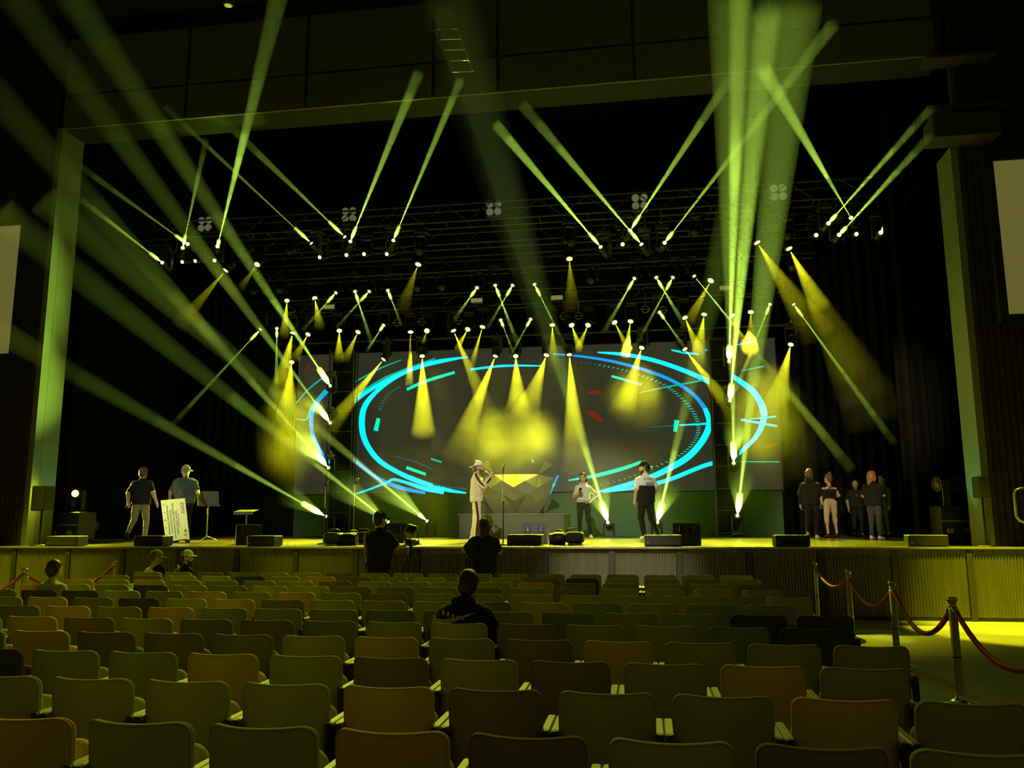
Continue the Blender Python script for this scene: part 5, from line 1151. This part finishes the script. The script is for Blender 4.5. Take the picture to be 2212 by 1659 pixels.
o, s, hp = seated('hoodie', 1236, 1030, label='seated man in a black hoodie with a swoosh print on the back', J=P_(SIT, hea=(0.03, .03, 1.235), elL=(-.30, .06, .78), elR=(.30, .06, .78)), top='black', bottom='black', hair='dark', build=1.32, sleeve='long', hood=True, headtilt=-0.15, headturn=-0.2)
pr = [(-0.15, 0.0), (-0.12, 0.055), (-0.085, 0.035), (-0.10, 0.030), (-0.02, 0.022), (0.17, 0.060), (0.0, 0.006), (-0.08, -0.006)]
sw = MB(); poly = [(-0.19, -0.01), (-0.165, 0.05), (-0.15, 0.09), (-0.155, 0.05), (-0.14, 0.022), (-0.08, 0.016), (0.19, 0.075), (-0.02, -0.012), (-0.12, -0.030)]
sw.prism([(x, z) for x, z in poly], 0.008, Matrix.Translation((-0.06, -0.205 * s, 0.925 * s))); sw.build('swoosh_print', CL['pale'], o)
for k in range(5): MB().box((-0.15 + 0.042 * k, -0.19 * s, 1.005 * s - 0.012 * k), (0.018, 0.01, 0.036 - 0.004 * k), Matrix.Identity(4)).build('letter_print', CL['pale'], o)

# ------------------------------------------------------------------ drifting smoke
def smoke(px, py, Y, r, dens, lab, seed):
    c = at(px, py, Y); m = bpy.data.materials.new('smoke'); m.use_nodes = True; nt = m.node_tree; nt.nodes.clear()
    out = nt.nodes.new('ShaderNodeOutputMaterial'); v = nt.nodes.new('ShaderNodeVolumeScatter'); tc = nt.nodes.new('ShaderNodeTexCoord')
    nz = nt.nodes.new('ShaderNodeTexNoise'); nz.inputs['Scale'].default_value = 0.9; nz.inputs['Detail'].default_value = 3; mp = nt.nodes.new('ShaderNodeMapping'); mp.inputs['Location'].default_value = (seed * 7.3, seed * 3.1, seed)
    nt.links.new(tc.outputs['Object'], mp.inputs[0]); nt.links.new(mp.outputs[0], nz.inputs['Vector'])
    sc_ = nt.nodes.new('ShaderNodeVectorMath'); sc_.operation = 'DIVIDE'; sc_.inputs[1].default_value = r; nt.links.new(tc.outputs['Object'], sc_.inputs[0])
    ln = nt.nodes.new('ShaderNodeVectorMath'); ln.operation = 'LENGTH'; nt.links.new(sc_.outputs[0], ln.inputs[0])
    fall = nt.nodes.new('ShaderNodeMapRange'); fall.interpolation_type = 'SMOOTHSTEP'; fall.inputs[1].default_value = 1.0; fall.inputs[2].default_value = 0.35; fall.inputs[3].default_value = 0; fall.inputs[4].default_value = 1; nt.links.new(ln.outputs['Value'], fall.inputs[0])
    nr_ = nt.nodes.new('ShaderNodeMapRange'); nr_.inputs[1].default_value = 0.35; nr_.inputs[2].default_value = 0.7; nr_.inputs[3].default_value = 0.15; nr_.inputs[4].default_value = 1; nt.links.new(nz.outputs['Fac'], nr_.inputs[0])
    mu = nt.nodes.new('ShaderNodeMath'); mu.operation = 'MULTIPLY'; nt.links.new(fall.outputs[0], mu.inputs[0]); nt.links.new(nr_.outputs[0], mu.inputs[1])
    m2 = nt.nodes.new('ShaderNodeMath'); m2.operation = 'MULTIPLY'; m2.inputs[1].default_value = dens; nt.links.new(mu.outputs[0], m2.inputs[0]); nt.links.new(m2.outputs[0], v.inputs['Density']); nt.links.new(v.outputs[0], out.inputs['Volume'])
    b = MB(); vs = []; fs = []; n, k = 16, 10
    for j in range(k + 1):
        th = math.pi * j / k
        for i in range(n): a = 2 * math.pi * i / n; vs.append((r[0] * math.sin(th) * math.cos(a), r[1] * math.sin(th) * math.sin(a), r[2] * math.cos(th)))
    for j in range(k):
        for i in range(n): i2 = (i + 1) % n; fs.append((j * n + i, (j + 1) * n + i, (j + 1) * n + i2, j * n + i2))
    o = b.add(vs, fs, True).build('smoke_cloud', m, None, c); tag(o, lab, 'smoke', 'drifting smoke', 'stuff')
smoke(632, 945, 21.3, (1.15, 0.8, 1.6), 0.2, 'yellow-lit smoke drifting beside the screen tower', 1)
smoke(1095, 955, 21.0, (2.2, 0.7, 1.05), 0.42, 'yellow-lit smoke drifting above the faceted booth', 2)
smoke(1390, 860, 21.6, (1.2, 0.7, 1.0), 0.10, 'thin smoke drifting in front of the screen ring', 3)
smoke(1690, 920, 21.3, (1.6, 0.8, 1.8), 0.2, 'thin smoke drifting beside the standing group', 4)
# a low bank of thin haze lying over the back of the stage
smoke(1130, 1085, 21.6, (8.2, 1.5, 1.9), 0.06, 'thin low haze over the back of the stage', 5)
